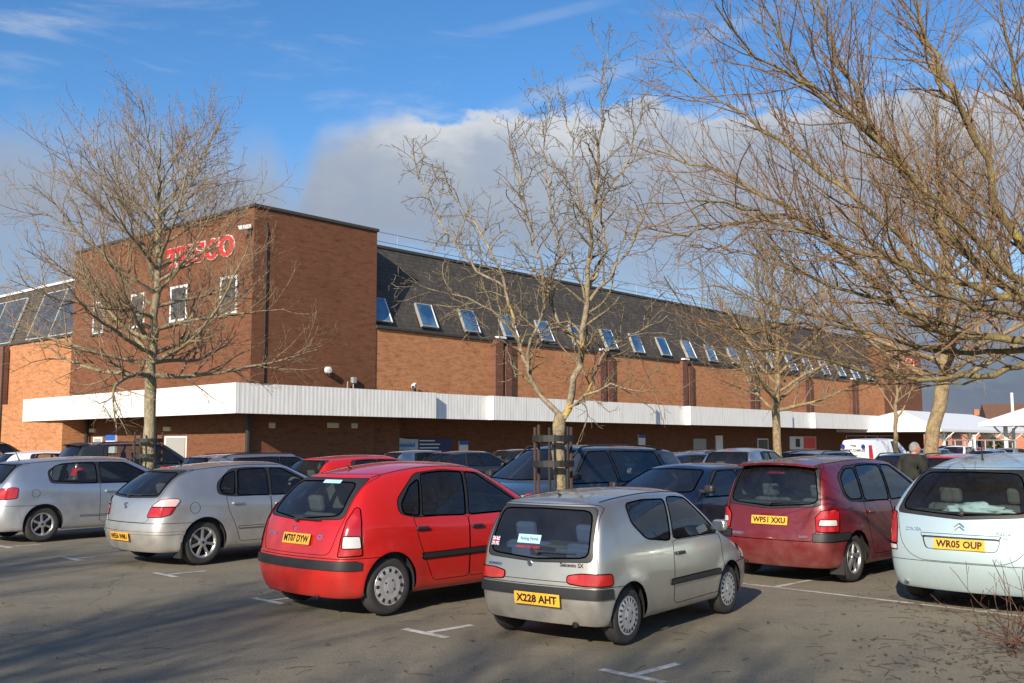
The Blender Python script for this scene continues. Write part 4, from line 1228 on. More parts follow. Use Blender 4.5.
    col=ramp(nt,maprange(nt,hgt,.0,.42),[(0,(.20,.235,.31)),(.14,(.15,.18,.26)),(.34,(.33,.39,.50)),(.52,(.36,.41,.50)),(.66,(.44,.49,.57)),(.78,(.74,.76,.79)),(1,(.62,.68,.78))])
    b2=N(nt,'ShaderNodeBackground'); b2.inputs[1].default_value=.68; nt.links.new(col,b2.inputs[0])
    mx=N(nt,'ShaderNodeMixShader'); nt.links.new(alpha,mx.inputs[0]); nt.links.new(b1.outputs[0],mx.inputs[1]); nt.links.new(b2.outputs[0],mx.inputs[2])
    nt.links.new(mx.outputs[0],out.inputs[0])
build_sky()

# ------------------------------------------------------------------ ground
def asphalt():
    m,nt,b,_=new_mat('tarmac'); oc=objcoord(nt)
    big=noise(nt,oc,.22,4,.6); mid=noise(nt,oc,1.3,5,.65); fine=noise(nt,oc,45,3,.7); vf=noise(nt,oc,160,2,.7)
    st=N(nt,'ShaderNodeMapping'); nt.links.new(oc,st.inputs[0]); st.inputs['Rotation'].default_value=(0,0,R(45)); st.inputs['Scale'].default_value=(.25,1.6,1)
    lane=noise(nt,st.outputs[0],.5,4,.55)
    c=mixc(nt,maprange(nt,big,.3,.7),(.185,.160,.112),(.25,.218,.155))
    c=mixc(nt,maprange(nt,lane,.35,.68),c,(.28,.245,.175))
    c=mixc(nt,maprange(nt,mid,.55,.8,0,.45),c,(.085,.074,.062))
    c=mixc(nt,maprange(nt,fine,.35,.7,0,.6),c,(.07,.063,.05))
    c=mixc(nt,maprange(nt,vf,.62,.72,0,.55),c,(.26,.245,.22))
    mg=noise(nt,oc,11,4,.7); c=mixc(nt,maprange(nt,mg,.5,.75,0,.4),c,(.085,.077,.06))
    cr=N(nt,'ShaderNodeTexVoronoi'); cr.feature='DISTANCE_TO_EDGE'; cr.inputs['Scale'].default_value=.16; cw=N(nt,'ShaderNodeVectorMath'); cw.operation='ADD'; cn=N(nt,'ShaderNodeTexNoise'); cn.inputs['Scale'].default_value=.9; cn.inputs['Detail'].default_value=6; nt.links.new(oc,cn.inputs['Vector']); nt.links.new(oc,cw.inputs[0]); nt.links.new(cn.outputs['Color'],cw.inputs[1]); nt.links.new(cw.outputs[0],cr.inputs['Vector'])
    c=mixc(nt,math_(nt,'MULTIPLY',maprange(nt,cr.outputs['Distance'],.0008,.0030,.4,0),maprange(nt,big,.42,.52)),c,(.035,.032,.027))
    vo=N(nt,'ShaderNodeTexVoronoi'); vo.feature='F1'; vo.inputs['Scale'].default_value=.7; nt.links.new(oc,vo.inputs['Vector'])
    sn=noise(nt,oc,4,3)
    d=math_(nt,'ADD',vo.outputs['Distance'],math_(nt,'MULTIPLY',sn,.16))
    c=mixc(nt,maprange(nt,d,.07,.13,.6,0),c,(.04,.035,.031))
    nt.links.new(c,b.inputs['Base Color']); nt.links.new(maprange(nt,mid,.3,.8,.92,.75),b.inputs['Roughness']); b.inputs['Specular IOR Level'].default_value=.3
    bump(nt,math_(nt,'ADD',fine,math_(nt,'MULTIPLY',vf,.6)),.55,.012,b)
    return m
bm=bmesh.new(); bmesh.ops.create_grid(bm,x_segments=40,y_segments=40,size=2500)
g=from_bm('ground',bm,asphalt()); tag(g,kind='structure')
def roadpaint():
    m,nt,b,_=new_mat('worn_white_paint'); oc=objcoord(nt)
    n=noise(nt,oc,14,5,.7); n2=noise(nt,oc,2.2,3)
    c=mixc(nt,maprange(nt,math_(nt,'ADD',math_(nt,'MULTIPLY',n,.7),math_(nt,'MULTIPLY',n2,.45)),.44,.74),(.60,.58,.53),(.19,.175,.15))
    nt.links.new(c,b.inputs['Base Color']); setin(b,Roughness=.85); return m
bm=bmesh.new(); rp=roadpaint()
def strip(bm,a,b,wd,z=.004):
    a=Vector((a[0],a[1],0));b=Vector((b[0],b[1],0)); d=(b-a).normalized(); n=Vector((-d.y,d.x,0))*wd/2
    L=(b-a).length; k=max(1,int(L/.25)); L0=[];R0=[]
    for i in range(k+1):
        p=a+(b-a)*i/k; L0.append(bm.verts.new((*(p+n*random.uniform(.9,1.08)).xy,z))); R0.append(bm.verts.new((*(p-n*random.uniform(.9,1.08)).xy,z)))
    for i in range(k): bm.faces.new((R0[i],R0[i+1],L0[i+1],L0[i]))
GU=Vector((math.sin(R(45)),math.cos(R(45)),0)); GV=Vector((-GU.y,GU.x,0))
def grid(u,v): return GU*u+GV*v
for (x,y,ok) in [(632,676,1),(425,633.5,1),(267.5,601,1),(165,575,1),(72,559,.5),(5,547,1),(-40,537,1),(-85,528,1)]:
    p=gnd(x,y)
    strip(bm,p-GV*.30,p+GV*.30,.085)
    strip(bm,p+GU*.043,p+GU*(.48*ok+.1),.085)
a=gnd(745,584); b_=gnd(1010,615); d=(b_-a).normalized()
strip(bm,a-d*14,b_+d*12,.085)
for k in range(-2,10):
    q=a-d*(2.45*k-.4); strip(bm,q+GU*.05,q+GU*4.7,.08)
# bays further off
for u0 in (15.9,):
    for k in range(-1,10): strip(bm,grid(u0+6,3.2+2.5*k),grid(u0+15.6,3.2+2.5*k),.08)
ln=from_bm('parking_lines',bm,rp); tag(ln,kind='structure')

# ------------------------------------------------------------------ supermarket
HB=R(41.4); Cx,Cy=-11.42,44.0
def brick(name,c1,c2,mort):
    m,nt,b,_=new_mat(name); oc=objcoord(nt); sp=N(nt,'ShaderNodeSeparateXYZ'); nt.links.new(oc,sp.inputs[0])
    h=math_(nt,'ADD',sp.outputs[0],sp.outputs[1]); cv=N(nt,'ShaderNodeCombineXYZ'); nt.links.new(h,cv.inputs[0]); nt.links.new(sp.outputs[2],cv.inputs[1])
    bt=N(nt,'ShaderNodeTexBrick'); nt.links.new(cv.outputs[0],bt.inputs['Vector'])
    setin(bt,Scale=1.0); bt.inputs['Brick Width'].default_value=.225; bt.inputs['Row Height'].default_value=.075; bt.inputs['Mortar Size'].default_value=.010; bt.inputs['Mortar Smooth'].default_value=.2
    bt.inputs['Color1'].default_value=(*c1,1); bt.inputs['Color2'].default_value=(*c2,1); bt.inputs['Mortar'].default_value=(*mort,1); bt.inputs['Bias'].default_value=-.1
    mp=N(nt,'ShaderNodeMapping'); nt.links.new(cv.outputs[0],mp.inputs[0]); mp.inputs['Scale'].default_value=(.9,3.6,1)
    n1=noise(nt,mp.outputs[0],1.6,5,.65); n2=noise(nt,cv.outputs[0],.35,4,.6)
    c=mixc(nt,maprange(nt,n1,.5,.72,0,.75),bt.outputs[0],tuple(x*.45 for x in c1))
    c=mixc(nt,maprange(nt,n1,.2,.42,.35,0),c,tuple(min(1,x*1.35) for x in c2))
    c=mixc(nt,maprange(nt,n2,.5,.75,0,.35),c,tuple(x*.6 for x in c1))
    nt.links.new(c,b.inputs['Base Color']); setin(b,Roughness=.9); b.inputs['Specular IOR Level'].default_value=.25
    bump(nt,bt.outputs['Fac'],-.4,.01,b); return m
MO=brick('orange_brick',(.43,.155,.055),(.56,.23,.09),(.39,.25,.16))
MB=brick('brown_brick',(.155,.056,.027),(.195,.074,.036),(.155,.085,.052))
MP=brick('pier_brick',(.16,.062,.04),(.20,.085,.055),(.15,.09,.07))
def slate():
    m,nt,b,_=new_mat('dark_slate'); oc=objcoord(nt); sp=N(nt,'ShaderNodeSeparateXYZ'); nt.links.new(oc,sp.inputs[0])
    h=math_(nt,'ADD',sp.outputs[0],sp.outputs[1]); cv=N(nt,'ShaderNodeCombineXYZ'); nt.links.new(h,cv.inputs[0]); nt.links.new(sp.outputs[2],cv.inputs[1])
    bt=N(nt,'ShaderNodeTexBrick'); nt.links.new(cv.outputs[0],bt.inputs['Vector']); setin(bt,Scale=1.0)
    bt.inputs['Brick Width'].default_value=.4; bt.inputs['Row Height'].default_value=.22; bt.inputs['Mortar Size'].default_value=.012
    bt.inputs['Color1'].default_value=(.050,.042,.034,1); bt.inputs['Color2'].default_value=(.076,.065,.053,1); bt.inputs['Mortar'].default_value=(.02,.02,.02,1)
    mp=N(nt,'ShaderNodeMapping'); nt.links.new(cv.outputs[0],mp.inputs[0]); mp.inputs['Scale'].default_value=(2.5,.6,1)
    n=noise(nt,mp.outputs[0],1.5,5,.6); n2=noise(nt,oc,3,4)
    c=mixc(nt,maprange(nt,n,.5,.75,0,.5),bt.outputs[0],(.12,.105,.085)); c=mixc(nt,maprange(nt,n2,.6,.8,0,.5),c,(.12,.105,.06))
    nt.links.new(c,b.inputs['Base Color']); setin(b,Roughness=.75); return m
MS=slate()
def cladding():
    m,nt,b,_=new_mat('white_ribbed_cladding'); oc=objcoord(nt); sp=N(nt,'ShaderNodeSeparateXYZ'); nt.links.new(oc,sp.inputs[0])
    h=math_(nt,'ADD',sp.outputs[0],sp.outputs[1])
    w_=math_(nt,'SINE',math_(nt,'MULTIPLY',h,2*math.pi/.22))
    n=noise(nt,oc,.9,4); mp=N(nt,'ShaderNodeMapping'); nt.links.new(oc,mp.inputs[0]); mp.inputs['Scale'].default_value=(3,3,.4); n2=noise(nt,mp.outputs[0],2,4)
    c=mixc(nt,maprange(nt,n2,.42,.7,0,.6),(.80,.79,.76),(.60,.57,.52)); c=mixc(nt,maprange(nt,n,.5,.8,0,.3),c,(.68,.67,.64))
    jn=math_(nt,'LESS_THAN',math_(nt,'FRACT',math_(nt,'DIVIDE',h,3.05)),.012); c=mixc(nt,math_(nt,'MULTIPLY',jn,.55),c,(.3,.3,.3))
    c=mixc(nt,maprange(nt,w_,.8,.97,0,.16),c,(.5,.5,.5))
    nt.links.new(c,b.inputs['Base Color']); setin(b,Roughness=.5); bump(nt,w_,.13,.02,b); return m
MC=cladding()
MW=simple('white_frame',(.72,.72,.70),.5,scale=3)
MDK=simple('dark_coping',(.05,.045,.04),.7)
MRD=simple('red_letter',(.72,.025,.02),.4)
MBAR=simple('aluminium_glazing_bar',(.42,.42,.41),.5)
MST=simple('galvanised_steel',(.35,.34,.33),.5,.3)
MPIPE=simple('black_downpipe',(.018,.016,.015),.5)
def skyglass():
    m,nt,b,_=new_mat('sky_painted_glass'); setin(b,Roughness=.04,Metallic=0.); b.inputs['Base Color'].default_value=(.02,.035,.05,1)
    b.inputs['Specular IOR Level'].default_value=1.0; b.inputs['IOR'].default_value=2.1
    n=noise(nt,objcoord(nt),.7,3); c=mixc(nt,maprange(nt,n,.4,.62),(.02,.06,.13),(.10,.20,.30)); nt.links.new(c,b.inputs['Base Color']); return m  # reflected sky painted into the base colour as patchy blue
MG=skyglass()
def patent():
    m,nt,b,_=new_mat('dull_patent_glazing'); oc=objcoord(nt); n=noise(nt,oc,1.2,5,.6); n2=noise(nt,oc,9,4)
    c=mixc(nt,maprange(nt,n,.35,.7),(.045,.047,.047),(.10,.10,.097)); c=mixc(nt,maprange(nt,n2,.5,.75,0,.4),c,(.035,.037,.035)); nt.links.new(c,b.inputs['Base Color'])
    setin(b,Roughness=.25); return m
MPG=patent()
shop=thing('supermarket','large brick supermarket with slate mansard roof, projecting brown tower and long white canopy','supermarket',(Cx,Cy,0),math.pi/2-HB)
def part(name,fn,mats,parent=None,label=None):
    bm=bmesh.new(); fn(bm); bmesh.ops.recalc_face_normals(bm,faces=bm.faces[:]); o=from_bm(name,bm,mats,parent or shop)
    if label: o['label']=label
    return o
UE=71.8; VE=46.
def B(lo,hi,mi=0,bev=0): return lambda bm: box(bm,lo,hi,mi,bev)
part('wall',B((-.05,-.05,4.0),(7.1,17.0,12.15)),MB,label='brown brick tower')
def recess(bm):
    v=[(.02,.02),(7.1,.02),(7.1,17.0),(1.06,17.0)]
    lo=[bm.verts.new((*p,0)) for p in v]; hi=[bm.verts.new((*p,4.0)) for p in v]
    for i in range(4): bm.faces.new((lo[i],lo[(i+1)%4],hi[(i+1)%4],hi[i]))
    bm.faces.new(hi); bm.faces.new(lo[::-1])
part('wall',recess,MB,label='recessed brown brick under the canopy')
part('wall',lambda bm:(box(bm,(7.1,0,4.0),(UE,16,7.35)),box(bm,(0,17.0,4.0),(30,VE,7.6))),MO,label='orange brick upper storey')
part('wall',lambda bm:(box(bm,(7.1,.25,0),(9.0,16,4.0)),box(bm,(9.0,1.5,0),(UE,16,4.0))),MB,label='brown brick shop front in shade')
part('wall',B((-.36,17.0,0),(8,VE,4.0)),MO,label='orange brick lower wall')
part('wall',B((UE,-.05,0),(82.,16,11.2)),MB,label='brown brick end tower')
for lo,hi in (((-.13,-.13,12.15),(7.18,17.08,12.3)),((UE-.1,-.13,11.2),(82.1,16.1,11.35))): part('coping',B(lo,hi,0,.02),MDK)
def mans(bm):
    def prism(pts,ax,a,b):
        v0=[bm.verts.new((a,p[0],p[1]) if ax=='x' else (p[0],a,p[1])) for p in pts]; v1=[bm.verts.new((b,p[0],p[1]) if ax=='x' else (p[0],b,p[1])) for p in pts]
        n=len(pts); bm.faces.new(v0[::-1]); bm.faces.new(v1)
        for i in range(n): bm.faces.new((v0[i],v0[(i+1)%n],v1[(i+1)%n],v1[i]))
    prism([(.32,7.37),(1.78,11.86),(16,11.86),(16,7.37)],'x',7.1,UE)
    prism([(.1,7.62),(1.35,11.15),(12,11.15),(12,7.62)],'y',17.0,VE)
part('roof',mans,MS)
def gutter(bm):
    box(bm,(7.1,-.12,7.34),(UE,.34,7.50),0,.03); box(bm,(7.12,1.70,11.84),(UE,1.95,11.98),0)
    box(bm,(-.12,17.02,7.58),(.14,VE,7.70),0,.02)
part('gutter',gutter,MDK)
part('roof_trim',B((1.25,17.05,11.13),(1.55,VE,11.27)),MW)
def rails(bm):
    for z in (12.25,12.75): tube(bm,[(7.15,2.0,z),(UE,2.0,z)],.022,5)
    for k in range(24): tube(bm,[(7.5+2.8*k,2.0,11.8),(7.5+2.8*k,2.0,12.76)],.02,5)
    for z in (11.6,12.1): tube(bm,[(1.6,17.1,z),(1.6,VE,z)],.022,5)
    for k in range(12): tube(bm,[(1.6,17.4+2.5*k,11.1),(1.6,17.4+2.5*k,12.12)],.02,5)
part('railing',rails,MST)
# piers with downpipes
def piers(u):
    part('pier',lambda bm:(box(bm,(u-.65,-.32,3.9),(u-.02,.05,7.42)),box(bm,(u+.22,-.30,3.9),(u+.72,.05,7.38))),MP)
    part('downpipe',lambda bm:(tube(bm,[(u+.1,-.22,3.9),(u+.1,-.22,7.3)],.06,8),box(bm,(u-.05,-.40,7.22),(u+.25,-.14,7.46),0,.02)),MPIPE)
    part('roof_outlet',B((u-.5,-.38,7.5),(u+.2,-.1,7.62),0,.02),MW)
for u in (16.2,25.9,35.5,45.1,54.7,64.2): piers(u)
part('pier',B((-.3,25.2,0),(.05,26.6,7.55)),MP)
part('pier',B((-.3,35.2,0),(.05,36.6,7.55)),MP)
for y in (25.0,34.9): part('downpipe',lambda bm:tube(bm,[(-.42,y,0),(-.42,y,7.5)],.06,8),MPIPE)
part('downpipe',lambda bm:tube(bm,[(.62,-.09,4.2),(.62,-.09,11.2),(.62,-.03,11.6)],.035,8),MPIPE)
part('downpipe',lambda bm:tube(bm,[(.80,16.6,0),(.80,16.6,3.2)],.11,8),MPIPE)
part('downpipe',lambda bm:tube(bm,[(-.16,-.16,0),(-.16,-.16,3.2)],.11,8),MPIPE)
# tilted roof windows
slope=math.atan2(1.46,4.49)
for k in range(20):
    ur=8.42+3.24*k
    rx=Matrix.Translation((ur-1.2,.32+(7.66-7.37)*.325,7.66))@Matrix.Rotation(-slope,4,'X')
    dp=random.uniform(.06,.12)
    rx=rx@Matrix.Translation((0,0,1.42))@Matrix.Rotation(-random.uniform(.04,.17),4,'X')@Matrix.Translation((0,0,-1.42))
    def fr(bm,rx=rx,dp=dp):
        for i_,(lo,hi) in enumerate((((0,-dp,0),(.07,.06,1.42)),((1.13,-dp,0),(1.2,.06,1.42)),((.07,-dp,1.35),(1.13,.06,1.42)),((.07,-dp,0),(1.13,.06,.07)))): box(bm,lo,hi,0 if i_==1 else 1,.008,rx)  # right jamb's brightness is put into colour: white there, grey elsewhere
    o=part('window',fr,[MW,MST])
    tl=rx@Matrix.Rotation(random.uniform(-.02,.05),4,'X')
    part('pane',lambda bm:box(bm,(.06,-dp+.03,.06),(1.14,-dp+.05,1.36),0,0,tl),MG,parent=o)
# patent glazing on the left slope
sl2=math.atan2(1.25,3.53)
def glazed(y0,y1):
    rx=Matrix.Translation((.06,0,7.74))@Matrix.Rotation(sl2,4,'Y')
    o=part('window',lambda bm:[box(bm,(-.08,y-.035,0),(.02,y+.035,3.05),0,0,rx) for y in np.linspace(y0,y1,3)]+[box(bm,(-.09,y0,z),(.02,y1,z+.06),0,0,rx) for z in (-.02,3.0)],MBAR)
    part('pane',lambda bm:box(bm,(-.05,y0,.05),(-.02,y1,3.0),0,0,rx),MPG,parent=o)
for y0,y1 in ((17.15,23.0),(25.4,31.6),(34,40)): glazed(y0,y1)
# tower windows
def twin(y0,y1,z0,z1):
    def fr(bm):
        x=-.05
        for lo,hi in (((x-.05,y0,z0),(x+.02,y0+.12,z1)),((x-.05,y1-.12,z0),(x+.02,y1,z1)),((x-.05,y0+.12,z1-.12),(x+.02,y1-.12,z1)),((x-.05,y0+.12,z0),(x+.02,y1-.12,z0+.12))): box(bm,lo,hi,0,.01)
    o=part('window',fr,MW)
    part('pane',B((-.075,y0+.1,z0+.1),(-.058,y1-.1,z1-.1)),MPG,parent=o)
    part('window_sill',B((-.16,y0-.08,z0-.1),(-.04,y1+.08,z0-.01)),MDK,parent=o)
for y0,y1 in ((1.1,2.46),(5.24,6.79),(9.21,10.6),(13.4,14.6)): twin(y0,y1,7.5,9.24)
# canopy
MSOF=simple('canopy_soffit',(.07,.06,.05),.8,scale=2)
cz0,cz1=2.95,4.22
def canopy(bm):
    path=[(-.40,22.0),(-1.7,-1.5)]
    u=-1.5; 
    recess=[(9.85,14.1),(29.6,33.8),(49.,53.1)]
    for a,b in recess: path+=[(a,-1.5),(a,-1.1),(b,-1.1),(b,-1.5)]
    path+=[(70.0,-1.5),(70.0,.2)]
    back=[(70.,.2),(70.,.3),(.02,.3),(.02,22.0)]
    for i in range(len(path)-1):
        p,q=path[i],path[i+1]
        vs=[bm.verts.new((*p,cz0)),bm.verts.new((*q,cz0)),bm.verts.new((*q,cz1)),bm.verts.new((*p,cz1))]; bm.faces.new(vs)
        # thickness
        d=Vector((q[0]-p[0],q[1]-p[1],0)).normalized(); n=Vector((-d.y,d.x,0))*.06
    bm.faces.new([bm.verts.new((-.40,22.0,cz0)),bm.verts.new((-.40,22.0,cz1)),bm.verts.new((.02,22.0,cz1)),bm.verts.new((.02,22.0,cz0))])
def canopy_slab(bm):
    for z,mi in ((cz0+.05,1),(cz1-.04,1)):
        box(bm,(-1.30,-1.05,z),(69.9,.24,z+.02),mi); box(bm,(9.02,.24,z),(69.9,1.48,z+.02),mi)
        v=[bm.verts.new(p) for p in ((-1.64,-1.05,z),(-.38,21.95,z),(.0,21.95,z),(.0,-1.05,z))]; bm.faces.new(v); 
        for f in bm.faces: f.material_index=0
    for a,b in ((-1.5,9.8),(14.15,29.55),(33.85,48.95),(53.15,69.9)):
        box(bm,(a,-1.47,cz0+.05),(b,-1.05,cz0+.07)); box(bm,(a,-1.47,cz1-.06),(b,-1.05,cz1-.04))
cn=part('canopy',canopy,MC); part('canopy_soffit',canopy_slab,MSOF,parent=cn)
# doors, shutters and grilles under the canopy
MDR=simple('grey_door',(.32,.32,.30),.6); MDD=simple('dark_door',(.012,.012,.013),.4)
def door(plane,a0,a1,z1,fm,dm):
    RO=1.25 if a0>9 else 0
    xr=.02+1.04*((a0+a1)/2)/17
    def fr(bm):
        for s0,s1,z0_,z1_ in ((a0,a0+.09,0,z1),(a1-.09,a1,0,z1),(a0+.09,a1-.09,z1-.09,z1)):
            if plane=='L': box(bm,(xr-.08,s0,z0_),(xr+.05,s1,z1_))
            else: box(bm,(s0,.19+RO,z0_),(s1,.27+RO,z1_))
    o=part('door',(B((xr-.05,a0+.09,0),(xr+.04,a1-.09,z1-.09)) if plane=='L' else B((a0+.09,.215+RO,0),(a1-.09,.26+RO,z1-.09))),dm)
    part('door_frame',fr,fm,parent=o)
door('L',15.0,16.0,2.05,MW,MDR); door('L',5.6,7.6,2.05,MW,MDR); door('R',4.9,6.1,2.1,MDD,MDD)
door('R',39.0,40.8,2.05,MST,MDR); door('R',48.8,50.6,2.1,MW,MDD)
# second sign and letters: flat-topped slab letters with white edges
def letters(bm,H_,gap,grow,mi,dep):
    x=0
    def bx_(x0,x1,z0,z1): box(bm,(x0-grow,z0-grow,0),(x1+grow,z1+grow,dep),mi)
    W_=H_*1.2
    def T(x): bx_(x,x+W_,H_*.76,H_); bx_(x+W_*.37,x+W_*.63,0,H_); bx_(x+W_*.22,x+W_*.78,0,H_*.14); bx_(x,x+W_*.13,H_*.6,H_); bx_(x+W_*.87,x+W_,H_*.6,H_)
    def E(x): bx_(x+.1*W_,x+W_*.4,0,H_); bx_(x,x+W_*.93,0,H_*.2); bx_(x,x+W_*.9,H_*.8,H_); bx_(x+.2*W_,x+W_*.7,H_*.42,H_*.6); bx_(x+W_*.8,x+W_*.93,0,H_*.36); bx_(x+W_*.78,x+W_*.9,H_*.66,H_)
    def arc(cx,cz,rx,rz,a0,a1,t,n=28):
        ring=[]
        for k in range(n+1):
            a=a0+(a1-a0)*k/n; c,s_=math.cos(a),math.sin(a); tt=t+grow
            ri=(rx-tt*1.25,rz-tt*.75)
            ring.append([Vector((cx+c*(rx+grow),cz+s_*(rz+grow),0)),Vector((cx+c*ri[0],cz+s_*ri[1],0))])
        vs=[]
        for o_,i_ in ring: vs.append([bm.verts.new((o_.x,o_.y,0)),bm.verts.new((o_.x,o_.y,dep)),bm.verts.new((i_.x,i_.y,dep)),bm.verts.new((i_.x,i_.y,0))])
        for k in range(n):
            for j in range(4):
                f=bm.faces.new((vs[k][j],vs[k+1][j],vs[k+1][(j+1)%4],vs[k][(j+1)%4])); f.material_index=mi
        if abs(abs(a1-a0)-2*math.pi)>.01:
            for e in (vs[0],vs[-1]): f=bm.faces.new(e); f.material_index=mi
    t=H_*.24
    T(x); x+=W_+gap; E(x); x+=W_*.93+gap
    arc(x+W_*.45,H_*.73,W_*.42,H_*.28,R(20),R(270),t*.8); arc(x+W_*.45,H_*.28,W_*.42,H_*.28,R(90),R(-160),t*.8)
    bx_(x+W_*.76,x+W_*.88,H_*.66,H_*.98); bx_(x+W_*.02,x+W_*.14,H_*.02,H_*.34); x+=W_*.9+gap
    arc(x+W_*.5,H_*.5,W_*.5,H_*.51,R(38),R(322),t); bx_(x+W_*.84,x+W_*.97,H_*.62,H_*.98); x+=W_*.98+gap
    arc(x+W_*.52,H_*.5,W_*.52,H_*.51,0,2*math.pi,t)
def sign(name,label,mat4,H_):
    bm=bmesh.new(); letters(bm,H_,H_*.08,H_*.04,1,.05); letters(bm,H_,H_*.08,0,0,.09)
    bmesh.ops.recalc_face_normals(bm,faces=bm.faces[:])
    bmesh.ops.transform(bm,matrix=mat4,verts=bm.verts[:])
    o=from_bm(name,bm,[MRD,MW]); o.location=(Cx,Cy,0); o.rotation_euler=(0,0,math.pi/2-HB); tag(o,label,'sign'); return o
sign('shop_sign','big red shop name letters edged in white above the two tower windows',frame((-.07,7.1,10.18),(0,-1,0),(0,0,1)),.93)
sign('shop_sign','small red shop name letters on the far brown brick end tower, half hidden by branches',frame((74.3,-.07,9.4),(1,0,0),(0,0,1)),.95)
def onshop(name,fn,mats,label,cat,group=None):
    bm=bmesh.new(); fn(bm); bmesh.ops.recalc_face_normals(bm,faces=bm.faces[:])
    o=from_bm(name,bm,mats); o.location=(Cx,Cy,0); o.rotation_euler=(0,0,math.pi/2-HB); return tag(o,label,cat,group)
MBE=simple('beige_lamp',(.55,.48,.30),.5)
def cctv(p,ax,label):
    def fn(bm):
        x,y,z=p
        box(bm,(x-.05,y-.05,z-.25),(x+.05,y+.05,z+.05),1)
        m=Matrix.Translation((x,y,z))@Matrix.Rotation(ax,4,'Z')@Matrix.Rotation(.25,4,'Y')
        box(bm,(-.1,-.1,-.0),(.48,.1,.19),0,.03,m); box(bm,(.48,-.07,.03),(.5,.07,.16),1,0,m)
    onshop('security_camera',fn,[MW,MDK],label,'camera')
cctv((-.2,.1,11.15),math.pi*.9,'white security camera high on the corner of the brown tower')
cctv((9.5,-.3,4.55),-2.5,'white security camera on the canopy top in front of orange brick')
def flood(u,z,label):
    def fn(bm):
        tube(bm,[(u,0,z-.15),(u,-.25,z-.15)],.03,6,1); lathe(bm,[(.02,-.42),(.15,-.4),(.16,-.22),(.08,-.18)],n=12,center=(u,0,z),mi=0)
    onshop('floodlight',fn,[MW,MDK],label,'lamp')
flood(4.0,5.1,'small white floodlight on the right face of the brown tower')
onshop('wall_bracket',lambda bm:(tube(bm,[(5.6,-.2,4.2),(5.6,-.2,4.6),(5.25,-.2,4.6),(5.25,-.2,4.2)],.035,6),box(bm,(5.5,-.3,4.55),(5.75,-.1,4.85),0,.03)),MST,'bent steel pipe hoop standing on the canopy beside the tower','bracket')
for (u,z,sx,lab) in ((4.6,2.55,.35,'wide beige bulkhead lamp above the dark door under the canopy'),(5.9,2.55,.2,'round beige bulkhead lamp right of the dark door under the canopy'),(1.2,2.5,.18,'square yellowish bulkhead lamp near the tower corner under the canopy')):
    onshop('bulkhead_lamp',lambda bm:box(bm,(u-sx,.0,z-.13),(u+sx,.3,z+.13),0,.04),MBE,lab,'lamp')
for (y,lab) in ((16.2,'beige bulkhead lamp above the pale door at the canopy end'),(7.5,'beige bulkhead lamp behind the tree trunk under the canopy')):
    onshop('bulkhead_lamp',lambda bm:box(bm,(.02+1.04*y/17-.14,y-.3,2.3),(.02+1.04*y/17+.06,y+.3,2.52),0,.04),MBE,lab,'lamp')
MBL=simple('notice_blue',(.02,.10,.42),.5); MNV=simple('banner_navy',(.012,.02,.11),.5); MLB=simple('banner_pale',(.45,.52,.58),.5); MBT=simple('banner_blue_text',(.03,.22,.55),.5)
def notice(u,z,wd,h,lab,top=True):
    onshop('notice_board',lambda bm:(box(bm,(u,1.42,z),(u+wd,1.52,z+h),0),box(bm,(u,1.41,z+h-.22),(u+wd,1.42,z+h),1) if top else None),[MW,MBL],lab,'notice')
notice(14.5,.8,.7,1.05,'white notice with blue heading right of the navy banner'); notice(31.9,1.3,.8,1.0,'white notice with blue heading on the shaded brick behind parked cars'); notice(42.2,1.2,1.0,1.1,'plain white notice beside the far shutter door',False)
onshop('notice_board',lambda bm:(box(bm,(.70,13.2,1.2),(.95,14.2,2.15),0),box(bm,(.69,13.2,1.85),(.70,14.2,2.15),1)),[MW,MBL],'white notice with blue top left of the tree trunk under the canopy','notice')
onshop('poster_board',lambda bm:(box(bm,(54.5,1.42,1.2),(59.5,1.52,2.3),0),box(bm,(57.0,1.405,1.25),(59.4,1.42,2.25),1),box(bm,(55.5,1.405,1.4),(56.3,1.42,2.1),2)),[MW,MRD,MDK],'white and red poster board on the far shaded shop front','poster')
def banner(bm):
    # waving pale flag and navy panel
    nx=14
    wv=lambda t:.03*math.sin(t*5)
    zt=lambda t:2.06-.14*math.sin(t*math.pi*.6)
    for i in range(nx):
        p,q_=i/nx,(i+1)/nx
        f=bm.faces.new([bm.verts.new(v) for v in ((9.6+1.7*p,1.35+wv(p),.95),(9.6+1.7*q_,1.35+wv(q_),.95),(9.6+1.7*q_,1.35+wv(q_),zt(q_)),(9.6+1.7*p,1.35+wv(p),zt(p)))]); f.material_index=0
    box(bm,(9.65,1.41,.9),(11.3,1.52,1.85),0); box(bm,(11.3,1.42,.9),(13.9,1.52,1.98),1)
    text_into(bm,'Extended',.3,frame((10.4,1.28,1.62),(1,0,0),(0,0,1)),2,.003,.01,width=1.25)
    text_into(bm,'opening hours',.3,frame((10.45,1.28,1.3),(1,0,0),(0,0,1)),2,.003,.01,width=1.5)
    for k,(wd) in enumerate((1.1,1.5,1.4,1.6)): box(bm,(11.5,1.405,1.82-.19*k),(11.5+wd,1.42,1.88-.19*k),3)
onshop('banner',banner,[MLB,MNV,MBT,MW],'pale blue and navy opening hours banner under the canopy','banner')
# ------------------------------------------------------------------ trees
make_barks()
def xy(u,v): p=grid(u,v); return (p.x,p.y,0)
def limb(T,base,px,Z,dz,r0,r1,C,jit=.02,seg=.16,lv=1):
    pts=[]
    n=len(px)
    for i,(x,y) in enumerate(px):
        z=Z+(dz[0]+(dz[1]-dz[0])*i/(n-1)); p=at(x,y,z)-Vector(base); pts.append(tuple(p))
    q,d=resample(pts,seg,jit,T.rg); T.grow(q,d,r0,r1,lv,C)
